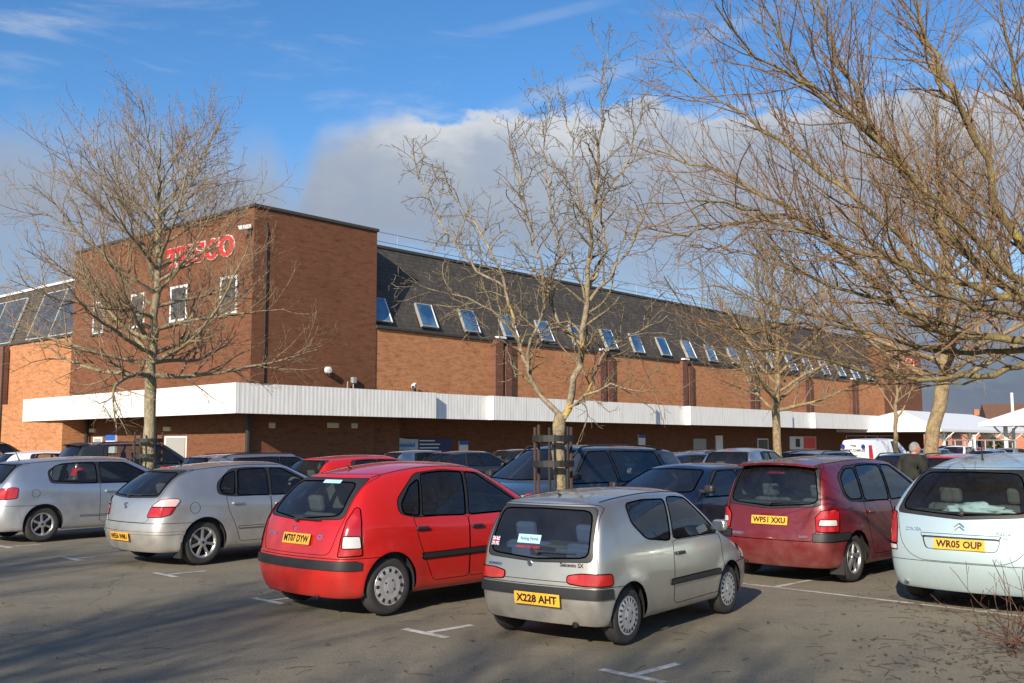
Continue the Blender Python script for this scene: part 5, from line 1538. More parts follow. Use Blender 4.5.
# tree by the silver hatchbacks
t1=(-8.35,23.3,0)
T=dome_tree(41,9.3,3.3,.145,4.2,44,dict(DOME,dens=[0,4.4,4.8,4.8],rmax=[.2,.07,.026,.010,.0055],len=[0,3.5,1.7,.72,.34]),low=92,high=34)
finish_tree(T,'bare_tree','wide domed bare tree with pale bark and tall leader, in front of the brown tower',t1,'pale','paletwig')
tree1=bpy.context.scene.objects[-1] if False else None
# forked lichen-covered tree in the middle
t2=(.68,14.3,0)
SP=dict(levels=4,wood_lv=1,sides=[10,8,5,3,3],dens=[0,6.8,8.0,9.0],start=[0,.12,.1,.1],len=[0,2.2,.80,.36,.16],fall=[0,.35,.4,.4],rr=.62,rmax=[.1,.05,.026,.011,.006],rmin=[.05,.012,.006,.0042,.0034],
  ang=[0,48,55,55],up=[0,.10,.05,.03],seg=[.2,.16,.1,.07,.05],wander=[.06,.13,.2,.26,.26],trop=[.02,.03,.02,.02,.01])
T=Tree(5); rg=T.rg
q,d=resample([(0,0,-.1),(.01,0,.8),(-.02,.02,1.6),(.0,0,2.1)],.15,.008,rg)
T.wood.tube(q,np.linspace(.105,.088,len(q))*(1+.09*rg.normal(size=len(q))),12)
Zm=14.3
for px,dz,r0 in [([(561,416),(540,397),(526,365),(515,330),(508,290),(494,255),(476,225),(455,200),(436,165)],(0,.9),.062),
   ([(563,418),(576,380),(584,330),(587,280),(592,230),(598,170),(604,110),(608,48)],(0,-.3),.085),
   ([(588,285),(604,250),(600,205),(622,170),(640,120),(648,60)],(-.1,.6),.038),
   ([(590,300),(612,278),(632,240),(648,205),(668,190)],(-.1,-.9),.042),
   ([(565,410),(585,395),(612,386),(640,392),(655,386)],(0,-.8),.035),
   ([(563,414),(588,390),(605,350),(632,335),(668,315)],(0,1.0),.04),
   ([(528,370),(532,340),(545,310),(540,270),(530,225),(520,190),(512,130)],(.1,-.5),.04),
   ([(516,335),(495,312),(468,300),(440,292),(420,285)],(.3,-.2),.034),
   ([(508,290),(470,262),(445,230),(425,190),(412,150)],(.5,1.2),.034),
   ([(582,345),(560,325),(548,290),(556,250),(550,205),(545,150),(553,90)],(0,.9),.04),
   ([(520,352),(500,340),(490,330),(470,322)],(.2,-.7),.02),
   ([(592,225),(575,190),(572,140),(560,100)],(-.2,-.5),.026)]:
    limb(T,t2,px,Zm,dz,r0*.66,.006,SP,.025)
finish_tree(T,'bare_tree','gnarled forked bare tree with yellow lichen behind the small silver hatchback',t2,'lichen','lichentwig')
# overhanging tree, trunk beyond the frame edge
t0=(5.45,9.75,0)
LG=dict(zmin=2.25,levels=4,wood_lv=1,sides=[12,8,5,3,3],dens=[0,6.2,5.2,4.2],start=[0,.12,.1,.12],len=[0,2.6,1.3,.72,.40],fall=[0,.4,.35,.3],rr=.6,rmax=[.2,.04,.014,.0062,.0036],rmin=[.1,.008,.004,.0026,.002],
  ang=[0,36,36,34],up=[0,.08,.08,.06],seg=[.3,.22,.15,.1,.08],wander=[.03,.07,.09,.10,.10],trop=[.02,.035,.04,.035,.03])
T=Tree(21); rg=T.rg
q,d=resample([(0,0,-.1),(.02,0,.9),(.0,.03,1.8),(0,0,2.6),(.1,.05,3.2)],.2,.01,rg); T.wood.tube(q,np.linspace(.17,.13,len(q)),14)
Zf=9.75
for px,dz,r0 in [([(1072,330),(1010,290),(942,225),(887,145),(845,70),(815,-10),(800,-70)],(0,.8),.075),
   ([(1072,300),(1016,235),(985,165),(950,90),(915,10),(890,-60)],(0,-.6),.07),
   ([(1075,345),(1010,340),(930,330),(862,268),(800,218),(738,180),(690,165),(655,150)],(0,1.6),.062),
   ([(1072,320),(985,290),(890,262),(810,232),(745,205),(690,200)],(0,-1.2),.058),
   ([(1075,352),(1020,365),(960,378),(890,378),(845,368),(790,352),(735,345)],(0,-.6),.05),
   ([(1075,350),(1015,350),(950,352),(880,338),(815,318),(760,300),(712,285)],(0,2.6),.048),
   ([(1072,300),(1045,180),(1015,80),(1000,-20)],(0,.3),.075),
   ([(905,240),(850,195),(790,150),(735,110),(690,80),(662,50)],(.4,1.3),.04),
   ([(880,140),(830,105),(790,60),(765,5),(750,-40)],(.6,-.4),.035),
   ([(1072,330),(1000,262),(925,190),(860,120),(800,80),(745,45),(715,5)],(0,-1.6),.055),
   ([(830,235),(770,215),(715,225),(675,235),(648,228)],(.9,.2),.028),
   ([(860,330),(800,325),(740,330),(690,320)],(1.2,.4),.026),
   ([(940,325),(880,300),(820,282),(770,262),(730,250),(690,245)],(.5,3.2),.036),
   ([(965,120),(930,60),(915,-10)],(-.3,.8),.035),([(1072,280),(1075,150),(1060,20)],(0,-1.0),.06),
   ([(1072,345),(1030,315),(985,310),(930,290),(880,250),(835,205)],(0,-2.4),.042),
   ([(1080,340),(1120,250),(1170,150),(1200,20)],(0,.5),.08),([(1080,330),(1150,280),(1230,220)],(0,1.5),.07),([(1078,330),(1100,200),(1095,60)],(0,2),.07),
   ([(1050,352),(1000,372),(950,385),(915,388)],(.2,1.6),.025)]:
    limb(T,t0,px,Zf,dz,r0*.78,.007,LG,.02)
finish_tree(T,'bare_tree','large reddish twiggy tree arching its boughs over the pale aqua car from beyond the edge',t0,'olive','red')
# tree by the pale small car
VF=dict(DOME,wander=[.04,.08,.11,.13,.15])
T=dome_tree(33,7.8,2.7,.13,3.9,26,dict(VF,dens=[0,4,4.4,4.8]),low=72,high=25)
finish_tree(T,'bare_tree','buff-barked bare tree rising behind the tall silver hatchback',(7.75,29.7,0),'buff','lichentwig')
T=dome_tree(44,10.2,3.3,.2,5.6,30,dict(DOME,dens=[0,3.6,4.2,4.6],rmin=[.1,.014,.008,.006,.0045]),lean=(.55,0),low=80)
finish_tree(T,'bare_tree','stout leaning bare tree with mottled trunk beside the man in the dark jacket',(10.75,26.4,0),'buff','paletwig')
T=dome_tree(55,6.6,3.0,.10,1.9,14,dict(DOME,dens=[0,3,3.4,3],rmin=[.1,.014,.008,.006,.0045],len=[0,2.2,.9,.5,.25]),low=50,high=22)
finish_tree(T,'bare_tree','slender young bare tree in front of the white pavilion roof',(16.3,43.,0),'buff','paletwig')
# trees beside the photographer, seen only through their shadows on the tarmac
shade_src=[o for o in scene.objects if o.get('label','').startswith('wide domed')][0]
for i,(x,y,s,rz,lb) in enumerate([(-10.2,-7.4,1.0,1.1,'bare tree out of view, nearest of those shading the tarmac'),(-6.6,-10.4,1.0,2.9,'bare tree out of view, behind the photographer'),(-14.4,-3.6,1.0,4.2,'bare tree out of view, farthest along the lane to the west')]):
    c=copy_tree(shade_src); c.location=(x,y,0); c.scale=(s,s,s); c.rotation_euler=(0,0,rz); c['label']=lb
# tree guards
MWOOD=simple('guard_stake',(.055,.03,.02),.8); MBAND=simple('guard_iron',(.015,.014,.013),.6)
def guard(loc,label,r=.27):
    root=thing('tree_guard',label,'tree guard',loc,0,'tree guards')
    for k in range(6):
        a=2*math.pi*k/6+.3
        bm=bmesh.new(); tube(bm,[(r*math.cos(a),r*math.sin(a),0),(r*math.cos(a),r*math.sin(a),1.92+random.uniform(-.05,.06))],.022,6); from_bm('post',bm,MWOOD if k<4 else MBAND,root)
    for z in (.75,1.42,1.77):
        bm=bmesh.new(); lathe(bm,[(r+.012,-.045),(r+.012,.045),(r+.024,.045),(r+.024,-.045),(r+.012,-.045)],axis='Z',n=24,center=(0,0,z)); from_bm('band',bm,MBAND,root)
guard((t1[0],t1[1],0),'stake and iron band guard round the tree by the silver five-door car',.3)
guard((t2[0]-.1,t2[1],0),'stake and iron band guard round the forked tree before the dark people carrier',.27)
# bare suckers in the corner
T=Tree(77)
for k in range(26):
    an=T.rg.uniform(0,6.28); d=np.array([math.cos(an)*.75-.35,math.sin(an)*.6,T.rg.uniform(.35,1.0)])
    q,dq=T.path((T.rg.normal(0,.12),T.rg.normal(0,.12),0),d,T.rg.uniform(.5,1.15),.1,.1,.0)
    T.grow(q,dq,.006,.002,2,dict(LG,zmin=-1,dens=[0,3,4,4],len=[0,1,.4,.25,.15],rmax=[.1,.02,.004,.003,.002],wood_lv=2))
p=gnd(1034,652)
root=thing('bare_shrub','tangle of thin reddish bare suckers at the edge of the tarmac','shrub',(p.x,p.y,0)); T.wood.build('stem',BARK['sucker'],root); T.twig.build('crown',BARK['sucker'],root)
# fallen leaves and twigs
bm=bmesh.new(); rl=random.Random(4)
for k in range(620):
    if k<430: p=gnd(rl.gauss(975,70),rl.uniform(588,683)) 
    else: p=gnd(rl.uniform(0,1023),rl.uniform(535,683))
    if rl.random()<.45:
        L_=rl.uniform(.03,.12); a=rl.uniform(0,6.28); m=Vector((math.cos(a),math.sin(a),0))*L_; s_=Vector((-m.y,m.x,0))*.05
        tube(bm,[p-m+Vector((0,0,.006)),p+s_+Vector((0,0,.012)),p+m+Vector((0,0,.006))],.0022,3,0,caps=False)
    else:
        a=rl.uniform(0,6.28); s_=rl.uniform(.012,.035); e=Vector((math.cos(a),math.sin(a),0))*s_; n_=Vector((-e.y,e.x,0))*.5
        f=bm.faces.new([bm.verts.new(p+q+Vector((0,0,.005+rl.uniform(0,.015)))) for q in (e,n_,-e,-n_)]); f.material_index=1
tag(from_bm('fallen_leaves',bm,[simple('dead_twig',(.06,.035,.022),.9),simple('dead_leaf',(.09,.045,.022),.8,var=.6,scale=40)]),kind='stuff')

# ------------------------------------------------------------------ cars
NEAR='cars parked in the nearest rows'
def axle(pL,pR): 
    a=gnd(*pL); b=gnd(*pR); m=(a+b)/2; return (m.x,m.y)
make_car('parked_car',SEI,'small grey-silver three-door hatchback with a union flag sticker in its rear window','car',(.47,9.12),36.8,'grey',NEAR)
make_car('parked_car',C3,'bright red rounded hatchback with black bumper strip, between two silver cars','car',axle((296,600),(390,617)),42.5,'red',NEAR)
make_car('parked_car',AST,'silver five-door hatchback with fuel flap and red roof brake lamp','car',axle((143.7,557),(201.7,565.5)),41,'silver',NEAR)
make_car('parked_car',CIV,'silver three-door hatchback with long side windows, behind the silver five-door car','car',axle((6.6,537.3),(39.5,542)),42,'silverblue',NEAR)
make_car('parked_car',SCE,'dark red people carrier with roof spoiler beside the pale aqua car','car',(3.66,13.15),43.5,'maroon',NEAR)
h=43.5; PICO=make_car('parked_car',PIC,'pale aqua rounded people carrier with wide black rear window','car',(4.48+.80*math.cos(R(h)),11.45-.80*math.sin(R(h))),h,'aqua',NEAR)
bm=bmesh.new(); bmesh.ops.create_icosphere(bm,subdivisions=4,radius=1); rc=random.Random(3)
from mathutils import noise as mnoise
for v in bm.verts:
    k=1+.55*mnoise.noise(v.co*2.2)+.25*mnoise.noise(v.co*6); v.co=Vector((v.co.x*.14*k,v.co.y*.33*k,max(0,v.co.z)*.085*k))
o=from_bm('cloth',bm,simple('pale_blue_cloth',(.55,.68,.74),.8),smooth=True); tag(o,'crumpled pale blue cloth behind the rear window of the pale aqua car','cloth')
bpy.context.view_layer.update(); o.matrix_world=PICO.matrix_world@Matrix.Translation((-PIC['L']/2+.42,.0,1.012))
FAR='cars parked in the rows behind'
GEN=dict(
 HAT=generic(3.95,1.68,1.45,.95,.45,.45,.68,2.45,.295),
 EST=generic(4.5,1.72,1.46,.94,.36,.42,.9,2.65,.305,rails=(.6,2.9,.56,'black')),
 SAL=generic(4.25,1.69,1.385,.90,.62,.75,.80,2.55,.295,mirror='black'),
 MPV=generic(4.65,1.83,1.67,1.05,.35,.4,.85,2.85,.32,rails=(.7,3.2,.6,'black'),glass='glass_dark'),
 SUV=generic(4.5,1.84,1.74,1.08,.40,.45,.85,2.65,.35,rails=(.7,2.8,.6,'black'),spoiler=(.22,.55,1.68,1.72,.6),spoiler_mat='black'),
 MIN=generic(3.7,1.70,1.58,1.02,.34,.36,.55,2.45,.29,brake=(.32,1.50,.2)),
)
VAN=generic(4.9,1.83,1.95,1.12,.12,.14,.8,2.7,.32,rear_window=None,rear_frame=[],panes=[(3.2,2.75,2.35,2.3,.02,-.10)],surround=None,handles=[(2.45,1.0)])
VAN['lamps'][0]=('tail_lamp',(-.75,.66),[(.06,.76,.95),(.08,.76,1.60),(.2,.90,1.60),(.2,.91,.95)],'red_lamp',.02)
used={}
def recolour(root,old,new):
    for ch in root.children_recursive:
        if ch.type!='MESH': continue
        for s_ in ch.material_slots:
            if s_.material==old: s_.link='OBJECT'; s_.material=new
def far_car(kind,col,u_px,Zc,head,label,name='parked_car',cat='car',yoff=0):
    """u_px: photo column of the car's middle, Zc: forward distance of its middle"""
    X=(u_px-512)/1014*Zc
    if kind not in used:
        P=VAN if kind=='VAN' else GEN[kind]
        r=make_car(name,P,label,cat,(X,Zc),head,col,FAR,at='mid'); used[kind]=(r,col); return r
    src,c0=used[kind]
    r=copy_tree(src); r.location=(X,Zc,.012); r.rotation_euler=(0,0,R(90-head)); r['label']=label; r['category']=cat; r['group']=FAR
    if col!=c0: recolour(r,PA[c0],PA[col])
    return r
far_car('MPV','slate',576,17.3,224,'slate grey people carrier with roof rails facing the forked tree')
far_car('SAL','navy',693,16.1,224,'dark navy saloon facing out between the small silver hatchback and the dark red people carrier')
far_car('HAT','red',372,22.3,44,'red hatchback just behind the bright red rounded hatchback')
far_car('EST','silverblue',268,25.6,44,'silver estate with roof rails beyond the silver five-door car')
far_car('SUV','charcoal',138,30.3,45,'charcoal off-roader with black roof spoiler behind the guarded tree on the left')
far_car('HAT','whitep',56,35.2,45,'white car of which only a low roof shows before the orange brick wall')
far_car('SUV','blackp',-12,37.5,45,'black off-roader cut by the left edge of the photo')
far_car('HAT','silver',428,38.5,50,'light silver small car in front of the pale blue banner')
far_car('HAT','blackp',474,34.6,44,'black hatchback in front of the navy banner')
far_car('HAT','navy',690,29.2,44,'navy hatchback with tall red tail lamps behind the navy saloon')
far_car('EST','slate',716,37,44,'slate estate car with roof rails beyond the navy hatchback')
far_car('MIN','silverblue',752,27.2,36,'tall silver hatchback below the buff-barked tree')
far_car('HAT','purple',812,39,44,'dark purple hatchback half hidden beyond the tall silver hatchback')
far_car('EST','slate',828,34,44,'slate estate car with roof rails just beyond the dark red people carrier')
far_car('VAN','whitep',878,50,47,'white van with small blue discs and lettering on its rear doors','parked_van','van')
far_car('EST','blue',908,25.0,222,'blue estate car with roof rails facing the man in the dark jacket')
far_car('HAT','charcoal',640,37.5,224,'charcoal hatchback behind the slate grey people carrier')
far_car('HAT','red',962,25.2,44,'bright red hatchback beyond the roof of the pale aqua car')
far_car('SAL','blue',1002,25.5,44,'blue saloon beside the bright red hatchback beyond the pale aqua car')
far_car('HAT','blackp',525,47,44,'black hatchback far off in front of the shaded shop front')
rr=random.Random(9)
cols=['silver','whitep','red','blue','silverblue','green','blackp','silver']
names={'silver':'silver','whitep':'white','red':'red','blue':'blue','silverblue':'pale silver','green':'dark green','blackp':'black'}
spots=[(936,52,'under the white pavilion eaves'),(955,58,'before the pavilion columns'),(974,62,'left of the round bush'),(992,55,'below the small gabled house'),(1012,60,'at the foot of the tall white mast'),(948,72,'far off by the brick houses'),(968,78,'far off beyond the pavilion'),(985,70,'far off in front of the round bush')]
for k,((x,Z,w_),c) in enumerate(zip(spots,cols)):
    far_car(['HAT','MIN','EST','SAL'][k%4],c,x,Z,[44,224,130,44][k%4],f'{names[c]} car {w_}')
# van lettering
van=used['VAN'][0]; Lv=VAN['L']
bm=bmesh.new()
for y in (.52,-.52): lathe(bm,[(.11,-.004),(.001,-.006)],axis='X',n=16,mi=0,center=(-.0,y,1.55))
for t_,z,s_,wd in (('THE',1.58,.14,.3),('AIRPORT COMPLEX',1.36,.15,1.25),('www',1.12,.1,.5)): text_into(bm,t_,s_,frame((-.004,0,z),(0,-1,0),(0,0,1)),1,.001,.004,width=wd)
o=from_bm('door_lettering',bm,[M['flagblue'],M['ink']],van); o.location=(-Lv/2-.025,0,0)
bm=bmesh.new()
for y in (.80,-.80): tube(bm,[(-1.6,y,1.93),(-1.6,y,2.06)],.02,5); tube(bm,[(.3,y,1.9),(.3,y,2.06)],.02,5)
for x in (-1.6,.3): tube(bm,[(x,-.8,2.06),(x,.8,2.06)],.02,5)
from_bm('roof_rack',bm,M['trim'],van)

# ------------------------------------------------------------------ the man in the dark jacket
def person(loc,rz,label):
    root=thing('person',label,'person',loc,rz)
    J=dict(pel=(0,0,.95),wa=(.02,0,1.08),ch=(.05,0,1.30),ne=(.10,0,1.48),
       hl=(.0,.10,.90),kl=(.16,.11,.50),al=(.04,.11,.09),tl=(.20,.12,.04),hr=(0,-.10,.90),kr=(.02,-.11,.49),ar=(-.28,-.11,.13),tr=(-.14,-.12,.04),
       sl=(.05,.20,1.40),el=(-.04,.27,1.13),wl=(.12,.25,.93),sr=(.05,-.20,1.40),er=(.02,-.27,1.13),wr=(.20,-.23,.95))
    def skin(name,edges,rad,mat,lvl=2):
        ks=[]; 
        for a,b in edges:
            for k in (a,b):
                if k not in ks: ks.append(k)
        me=bpy.data.meshes.new(name); me.from_pydata([J[k] for k in ks],[(ks.index(a),ks.index(b)) for a,b in edges],[])
        o=bpy.data.objects.new(name,me); COL.objects.link(o)
        md=o.modifiers.new('k','SKIN'); sv=me.skin_vertices[0].data
        for i,k in enumerate(ks): sv[i].radius=rad.get(k,(.05,.05)) if isinstance(rad.get(k,0.05),tuple) else (rad.get(k,.05),)*2; sv[i].use_root=(i==0)
        s2=o.modifiers.new('s','SUBSURF'); s2.levels=lvl; s2.render_levels=lvl
        dg=bpy.context.evaluated_depsgraph_get(); dg.update(); m2=bpy.data.meshes.new_from_object(o.evaluated_get(dg)); bpy.data.objects.remove(o)
        m2.polygons.foreach_set('use_smooth',[True]*len(m2.polygons)); m2.materials.clear()
        return link(name,m2,root,[mat])
    MJ=simple('olive_jacket',(.030,.028,.020),.85,var=.35,scale=8); MT=simple('dark_trousers',(.03,.032,.04),.9,var=.3); MSK=simple('skin',(.55,.27,.18),.55,var=.08); MH=simple('grey_hair',(.30,.29,.27),.85,var=.35,scale=40); MSH=simple('shoe',(.015,.012,.01),.6)
    b=skin('body',[('pel','hl'),('hl','kl'),('kl','al'),('pel','hr'),('hr','kr'),('kr','ar')],dict(pel=(.17,.13),hl=.105,hr=.105,kl=.072,kr=.072,al=.055,ar=.055),MT)
    skin('jacket',[('pel','wa'),('wa','ch'),('ch','ne'),('ch','sl'),('sl','el'),('el','wl'),('ch','sr'),('sr','er'),('er','wr')],dict(pel=(.215,.16),wa=(.20,.15),ch=(.20,.145),ne=.075,sl=.095,sr=.095,el=.07,er=.07,wl=.055,wr=.055),MJ)
    skin('shoe',[('al','tl')],dict(al=.055,tl=.042),MSH,1); skin('shoe',[('ar','tr')],dict(ar=.055,tr=.042),MSH,1)
    # head
    bm=bmesh.new(); bmesh.ops.create_uvsphere(bm,u_segments=24,v_segments=16,radius=1)
    for v in bm.verts:
        x,y,z=v.co; v.co=Vector((x*.098+(.012 if x>0 and z<0 else 0),y*.075*(1-.12*(z<-.3)),z*.118))
        if x>.75 and abs(y)<.3 and -.35<z<.1: v.co.x+=.022*(1-abs(y)/.3)
        if x>.5 and abs(z+.72)<.2 and abs(y)<.4: v.co.x+=.012
        v.co.z+=1.60; v.co.x+=.14
    tube(bm,[(.10,0,1.44),(.125,0,1.54)],.055,10)
    for sg in (1,-1):
        r=bmesh.ops.create_uvsphere(bm,u_segments=8,v_segments=6,radius=1)
        for v in r['verts']: v.co=Vector((v.co.x*.028+.13,v.co.y*.012+sg*.078,v.co.z*.034+1.595))
        r=bmesh.ops.create_uvsphere(bm,u_segments=8,v_segments=6,radius=.012)
        for v in r['verts']: v.co+=Vector((.222,sg*.032,1.615))
    turn=Matrix.Translation((.125,0,0))@Matrix.Rotation(R(-42),4,'Z')@Matrix.Translation((-.125,0,0)); bm.transform(turn)
    from_bm('head',bm,MSK,root,smooth=True)
    bm=bmesh.new(); bmesh.ops.create_uvsphere(bm,u_segments=24,v_segments=16,radius=1)
    bmesh.ops.delete(bm,geom=[v for v in bm.verts if (v.co.x>.45 and v.co.z<.55) or v.co.z<-.45],context='VERTS')
    for v in bm.verts:
        k=1+random.uniform(-.03,.05); v.co=Vector((v.co.x*.106*k+.135,v.co.y*.083*k,v.co.z*.126*k+1.603))
    bm.transform(turn); from_bm('hair',bm,MH,root,smooth=True)
    for sg,wj,ej in ((1,'wl','el'),(-1,'wr','er')):
        bm=bmesh.new(); w_=Vector(J[wj]); d=(w_-Vector(J[ej])).normalized(); s_=Vector((0,1,0))
        tube(bm,[w_,w_+d*.05,w_+d*.09],[.028,.038,.034],8)
        for k in range(4):
            o_=s_*(.03-.02*k); ln=(.055,.068,.062,.048)[k]
            tube(bm,[w_+d*.085+o_,w_+d*(.085+ln*.55)+o_+Vector((.01,0,-.005)),w_+d*(.085+ln)+o_+Vector((.028,0,-.0))],[.010,.009,.007],6)
        tube(bm,[w_+d*.03+Vector((.02,0,0)),w_+d*.07+Vector((.05,0,0)),w_+d*.10+Vector((.055,0,0))],[.012,.010,.008],6)
        from_bm('hand',bm,MSK,root,smooth=True)
    return root
person((7.85,20.0,0),R(35),'grey-haired man in dark olive jacket walking between the cars')

# ------------------------------------------------------------------ white pavilion at the end of the shop
MRF=simple('white_roof_sheet',(.80,.80,.78),.45,var=.05,scale=2)
def pavilion(name,label,Cw,rot,lx,ly,ez,rz_,cols_):
    root=thing(name,label,'pavilion',(Cw[0],Cw[1],0),rot)
    bm=bmesh.new(); hx,hy=lx/2,ly/2; rl_=max(0,hx-hy)
    e=[bm.verts.new((sx*hx,sy*hy,ez)) for sx,sy in ((-1,-1),(1,-1),(1,1),(-1,1))]
    u=[bm.verts.new((sx*hx,sy*hy,ez-.22)) for sx,sy in ((-1,-1),(1,-1),(1,1),(-1,1))]
    if rl_>.1: r=[bm.verts.new((-rl_,0,rz_)),bm.verts.new((rl_,0,rz_))]; fs=[(e[0],e[1],r[1],r[0]),(e[1],e[2],r[1]),(e[2],e[3],r[0],r[1]),(e[3],e[0],r[0])]
    else: r=[bm.verts.new((0,0,rz_))]; fs=[(e[i],e[(i+1)%4],r[0]) for i in range(4)]
    for f in fs: bm.faces.new(f)
    for i in range(4): bm.faces.new((e[i],u[i],u[(i+1)%4],e[(i+1)%4]))
    bm.faces.new(u[::-1]); from_bm('roof',bm,MRF,root)
    for (x,y) in cols_:
        bm=bmesh.new(); tube(bm,[(x,y,0),(x,y,ez-.2)],.13,10); box(bm,(x-.25,y-.25,0),(x+.25,y+.25,.3),0,.03)
        for a in range(4):
            d=Vector((math.cos(a*math.pi/2),math.sin(a*math.pi/2),0)); tube(bm,[Vector((x,y,ez-1.0)),Vector((x,y,ez-.25))+d*.9],.05,6)
        from_bm('column',bm,MW,root)
    return root
def shopw(u,v): 
    Uv=Vector((math.sin(HB),math.cos(HB))); Vv=Vector((-Uv.y,Uv.x)); q=Vector((Cx,Cy))+Uv*u+Vv*v; return (q.x,q.y)
pavilion('entrance_pavilion','long white hipped entrance canopy on white columns at the end of the shop',shopw(79.5,-2.6),math.pi/2-HB,31,10.5,2.95,4.8,[(-13,-4.6),(-6,-4.6),(1,-4.6),(8,-4.6),(14,-4.6),(14,4)])
pavilion('fuel_canopy','white pyramid-roofed canopy beside the tall white mast',(33.6,62.5),R(20),6.2,6.2,3.0,4.5,[(-2,-2),(2,-2),(2,2),(-2,2)])
bm=bmesh.new(); p=at(1014,440,66); tube(bm,[(p.x,p.y,0),(p.x,p.y,5.0)],.09,8); tag(from_bm('flag_mast',bm,MW),'tall thin white mast rising above the white pyramid canopy','mast')
bm=bmesh.new(); p=at(974.5,440,60); tube(bm,[(p.x,p.y,0),(p.x,p.y,2.1)],.07,8); box(bm,(p.x-.09,p.y-.09,2.1),(p.x+.09,p.y+.09,2.2),0,.03); tag(from_bm('sign_post',bm,MW),'short white post in front of the distant brick house','post')
# trolley shelter rails
root=thing('trolley_shelter','grey tubular trolley shelter frame among the far cars','shelter',(28.3,62,0),R(10))
bm=bmesh.new()
for x in (-2,0,2):
    for y in (-1,1): tube(bm,[(x,y,0),(x,y,1.9)],.04,6)
for y in (-1,1): tube(bm,[(-2.1,y,1.9),(2.1,y,1.9)],.04,6); tube(bm,[(-2.1,y,1.0),(2.1,y,1.0)],.03,6)
from_bm('frame',bm,MST,root)
root=thing('trolley_rail','white tubular trolley rail on the paving below the far canopy','rail',shopw(46.5,-2.6)+(0,),math.pi/2-HB)
bm=bmesh.new(); tube(bm,[(0,0,0),(0,0,1.0),(.1,0,1.1),(3.2,0,1.1),(3.3,0,1.0),(3.3,0,0)],.035,6); from_bm('frame',bm,MW,root)
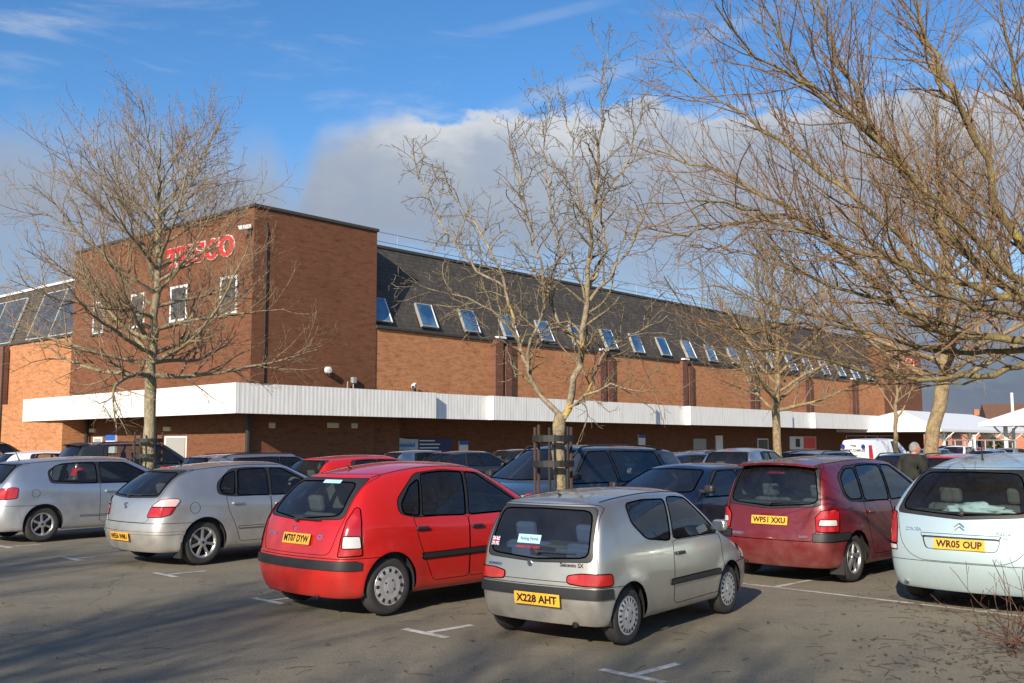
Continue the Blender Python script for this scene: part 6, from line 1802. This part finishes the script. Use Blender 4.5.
# brick houses
MRT=simple('brown_roof_tile',(.13,.065,.04),.85,var=.3,scale=1.5); MHB=brick('house_brick',(.42,.13,.07),(.48,.17,.09),(.35,.25,.18))
def house(name,label,px,Z,wd,dp,wall,ridge,rot,gable=True):
    q=at(px,440,Z); root=thing(name,label,'house',(q.x,q.y,0),rot)
    bm=bmesh.new(); box(bm,(-wd/2,-dp/2,0),(wd/2,dp/2,wall)); 
    from_bm('wall',bm,MHB,root)
    bm=bmesh.new(); o=.35
    v=[bm.verts.new(p) for p in ((-wd/2-o,-dp/2-o,wall-.1),(wd/2+o,-dp/2-o,wall-.1),(wd/2+o,dp/2+o,wall-.1),(-wd/2-o,dp/2+o,wall-.1),(-wd/2-o,0,ridge),(wd/2+o,0,ridge))]
    for f in ((0,1,5,4),(2,3,4,5),(1,2,5),(3,0,4),(3,2,1,0)): bm.faces.new([v[i] for i in f])
    rf=from_bm('roof',bm,MRT,root)
    bm=bmesh.new(); box(bm,(wd*.2,-.4,ridge-.5),(wd*.2+.9,.4,ridge+.9)); from_bm('chimney',bm,MHB,rf)
    if gable:
        bm=bmesh.new(); gx=wd*.12; 
        v=[bm.verts.new(p) for p in ((gx-2.2,-dp/2-1.2,0),(gx+2.2,-dp/2-1.2,0),(gx+2.2,-dp/2-1.2,wall),(gx,-dp/2-1.2,wall+1.9),(gx-2.2,-dp/2-1.2,wall))]
        w2=[bm.verts.new(Vector(x.co)+Vector((0,1.3,0))) for x in v]
        bm.faces.new(v)
        for i in range(5): bm.faces.new((v[i],w2[i],w2[(i+1)%5],v[(i+1)%5]))
        from_bm('gable_bay',bm,MHB,root)
        bm=bmesh.new()
        for sg in (1,-1): tube(bm,[(gx+sg*2.6,-dp/2-1.35,wall-.25),(gx,-dp/2-1.35,wall+2.05)],.16,4)
        from_bm('bargeboard',bm,MW,root)
        xs=[gx]
    else: xs=[]
    for x in [-wd*.33,wd*.36]+xs:
        yy=-dp/2-(1.2 if x in xs else 0)
        for z in ((1.0,wall-1.7) if wall>4 else (1.0,)):
            bm=bmesh.new()
            for lo,hi in (((x-.9,yy-.08,z),(x+.9,yy+.02,z+.12)),((x-.9,yy-.08,z+1.2),(x+.9,yy+.02,z+1.32)),((x-.9,yy-.08,z+.12),(x-.78,yy+.02,z+1.2)),((x+.78,yy-.08,z+.12),(x+.9,yy+.02,z+1.2)),((x-.05,yy-.08,z+.12),(x+.05,yy+.02,z+1.2))): box(bm,lo,hi)
            fr=from_bm('window',bm,MW,root); bm=bmesh.new(); box(bm,(x-.78,yy-.045,z+.12),(x+.78,yy-.03,z+1.2)); from_bm('pane',bm,MPG,fr)
    return root
house('brick_house','brick house with white bargeboards over a gabled bay behind the round bush',1000,165,13,9,3.8,6.3,R(-14))
house('brick_house','long low red brick house with brown roof between the pavilion columns',945,185,26,9,4.6,7.0,R(-6),False)
house('brick_house','orange brick house with chimney behind the white pyramid canopy',1030,150,12,9,4.6,7.6,R(-16),False)
house('brick_house','red brick house farthest right beyond the photo edge houses',1085,170,14,9,4.6,7.4,R(-16))
# round bush of leaf clumps
MLF=simple('evergreen_leaf',(.035,.05,.018),.7,var=.6,scale=6)
q=at(999,440,75); root=thing('round_bush','round dark evergreen bush before the gabled brick house','bush',(q.x,q.y,0))
bm=bmesh.new(); tube(bm,[(0,0,0),(0,0,1.2)],.08,6); from_bm('stem',bm,BARK['olive'],root)
bm=bmesh.new(); rb=random.Random(2)
for k in range(2600):
    d=Vector((rb.gauss(0,1),rb.gauss(0,1),rb.gauss(0,1))).normalized(); r=rb.uniform(.55,1)**.5
    p=Vector((d.x*1.0*r,d.y*1.0*r,1.15+d.z*.95*r))*(1+.12*math.sin(d.x*5+d.z*4)); s_=rb.uniform(.05,.11)
    a=Vector((rb.gauss(0,1),rb.gauss(0,1),rb.gauss(0,1))).normalized()*s_; b=a.cross(Vector((rb.gauss(0,1),rb.gauss(0,1),rb.gauss(0,1)))).normalized()*s_*.6
    bm.faces.new([bm.verts.new(p+x) for x in (a,b,-a,-b)])
from_bm('foliage',bm,MLF,root)
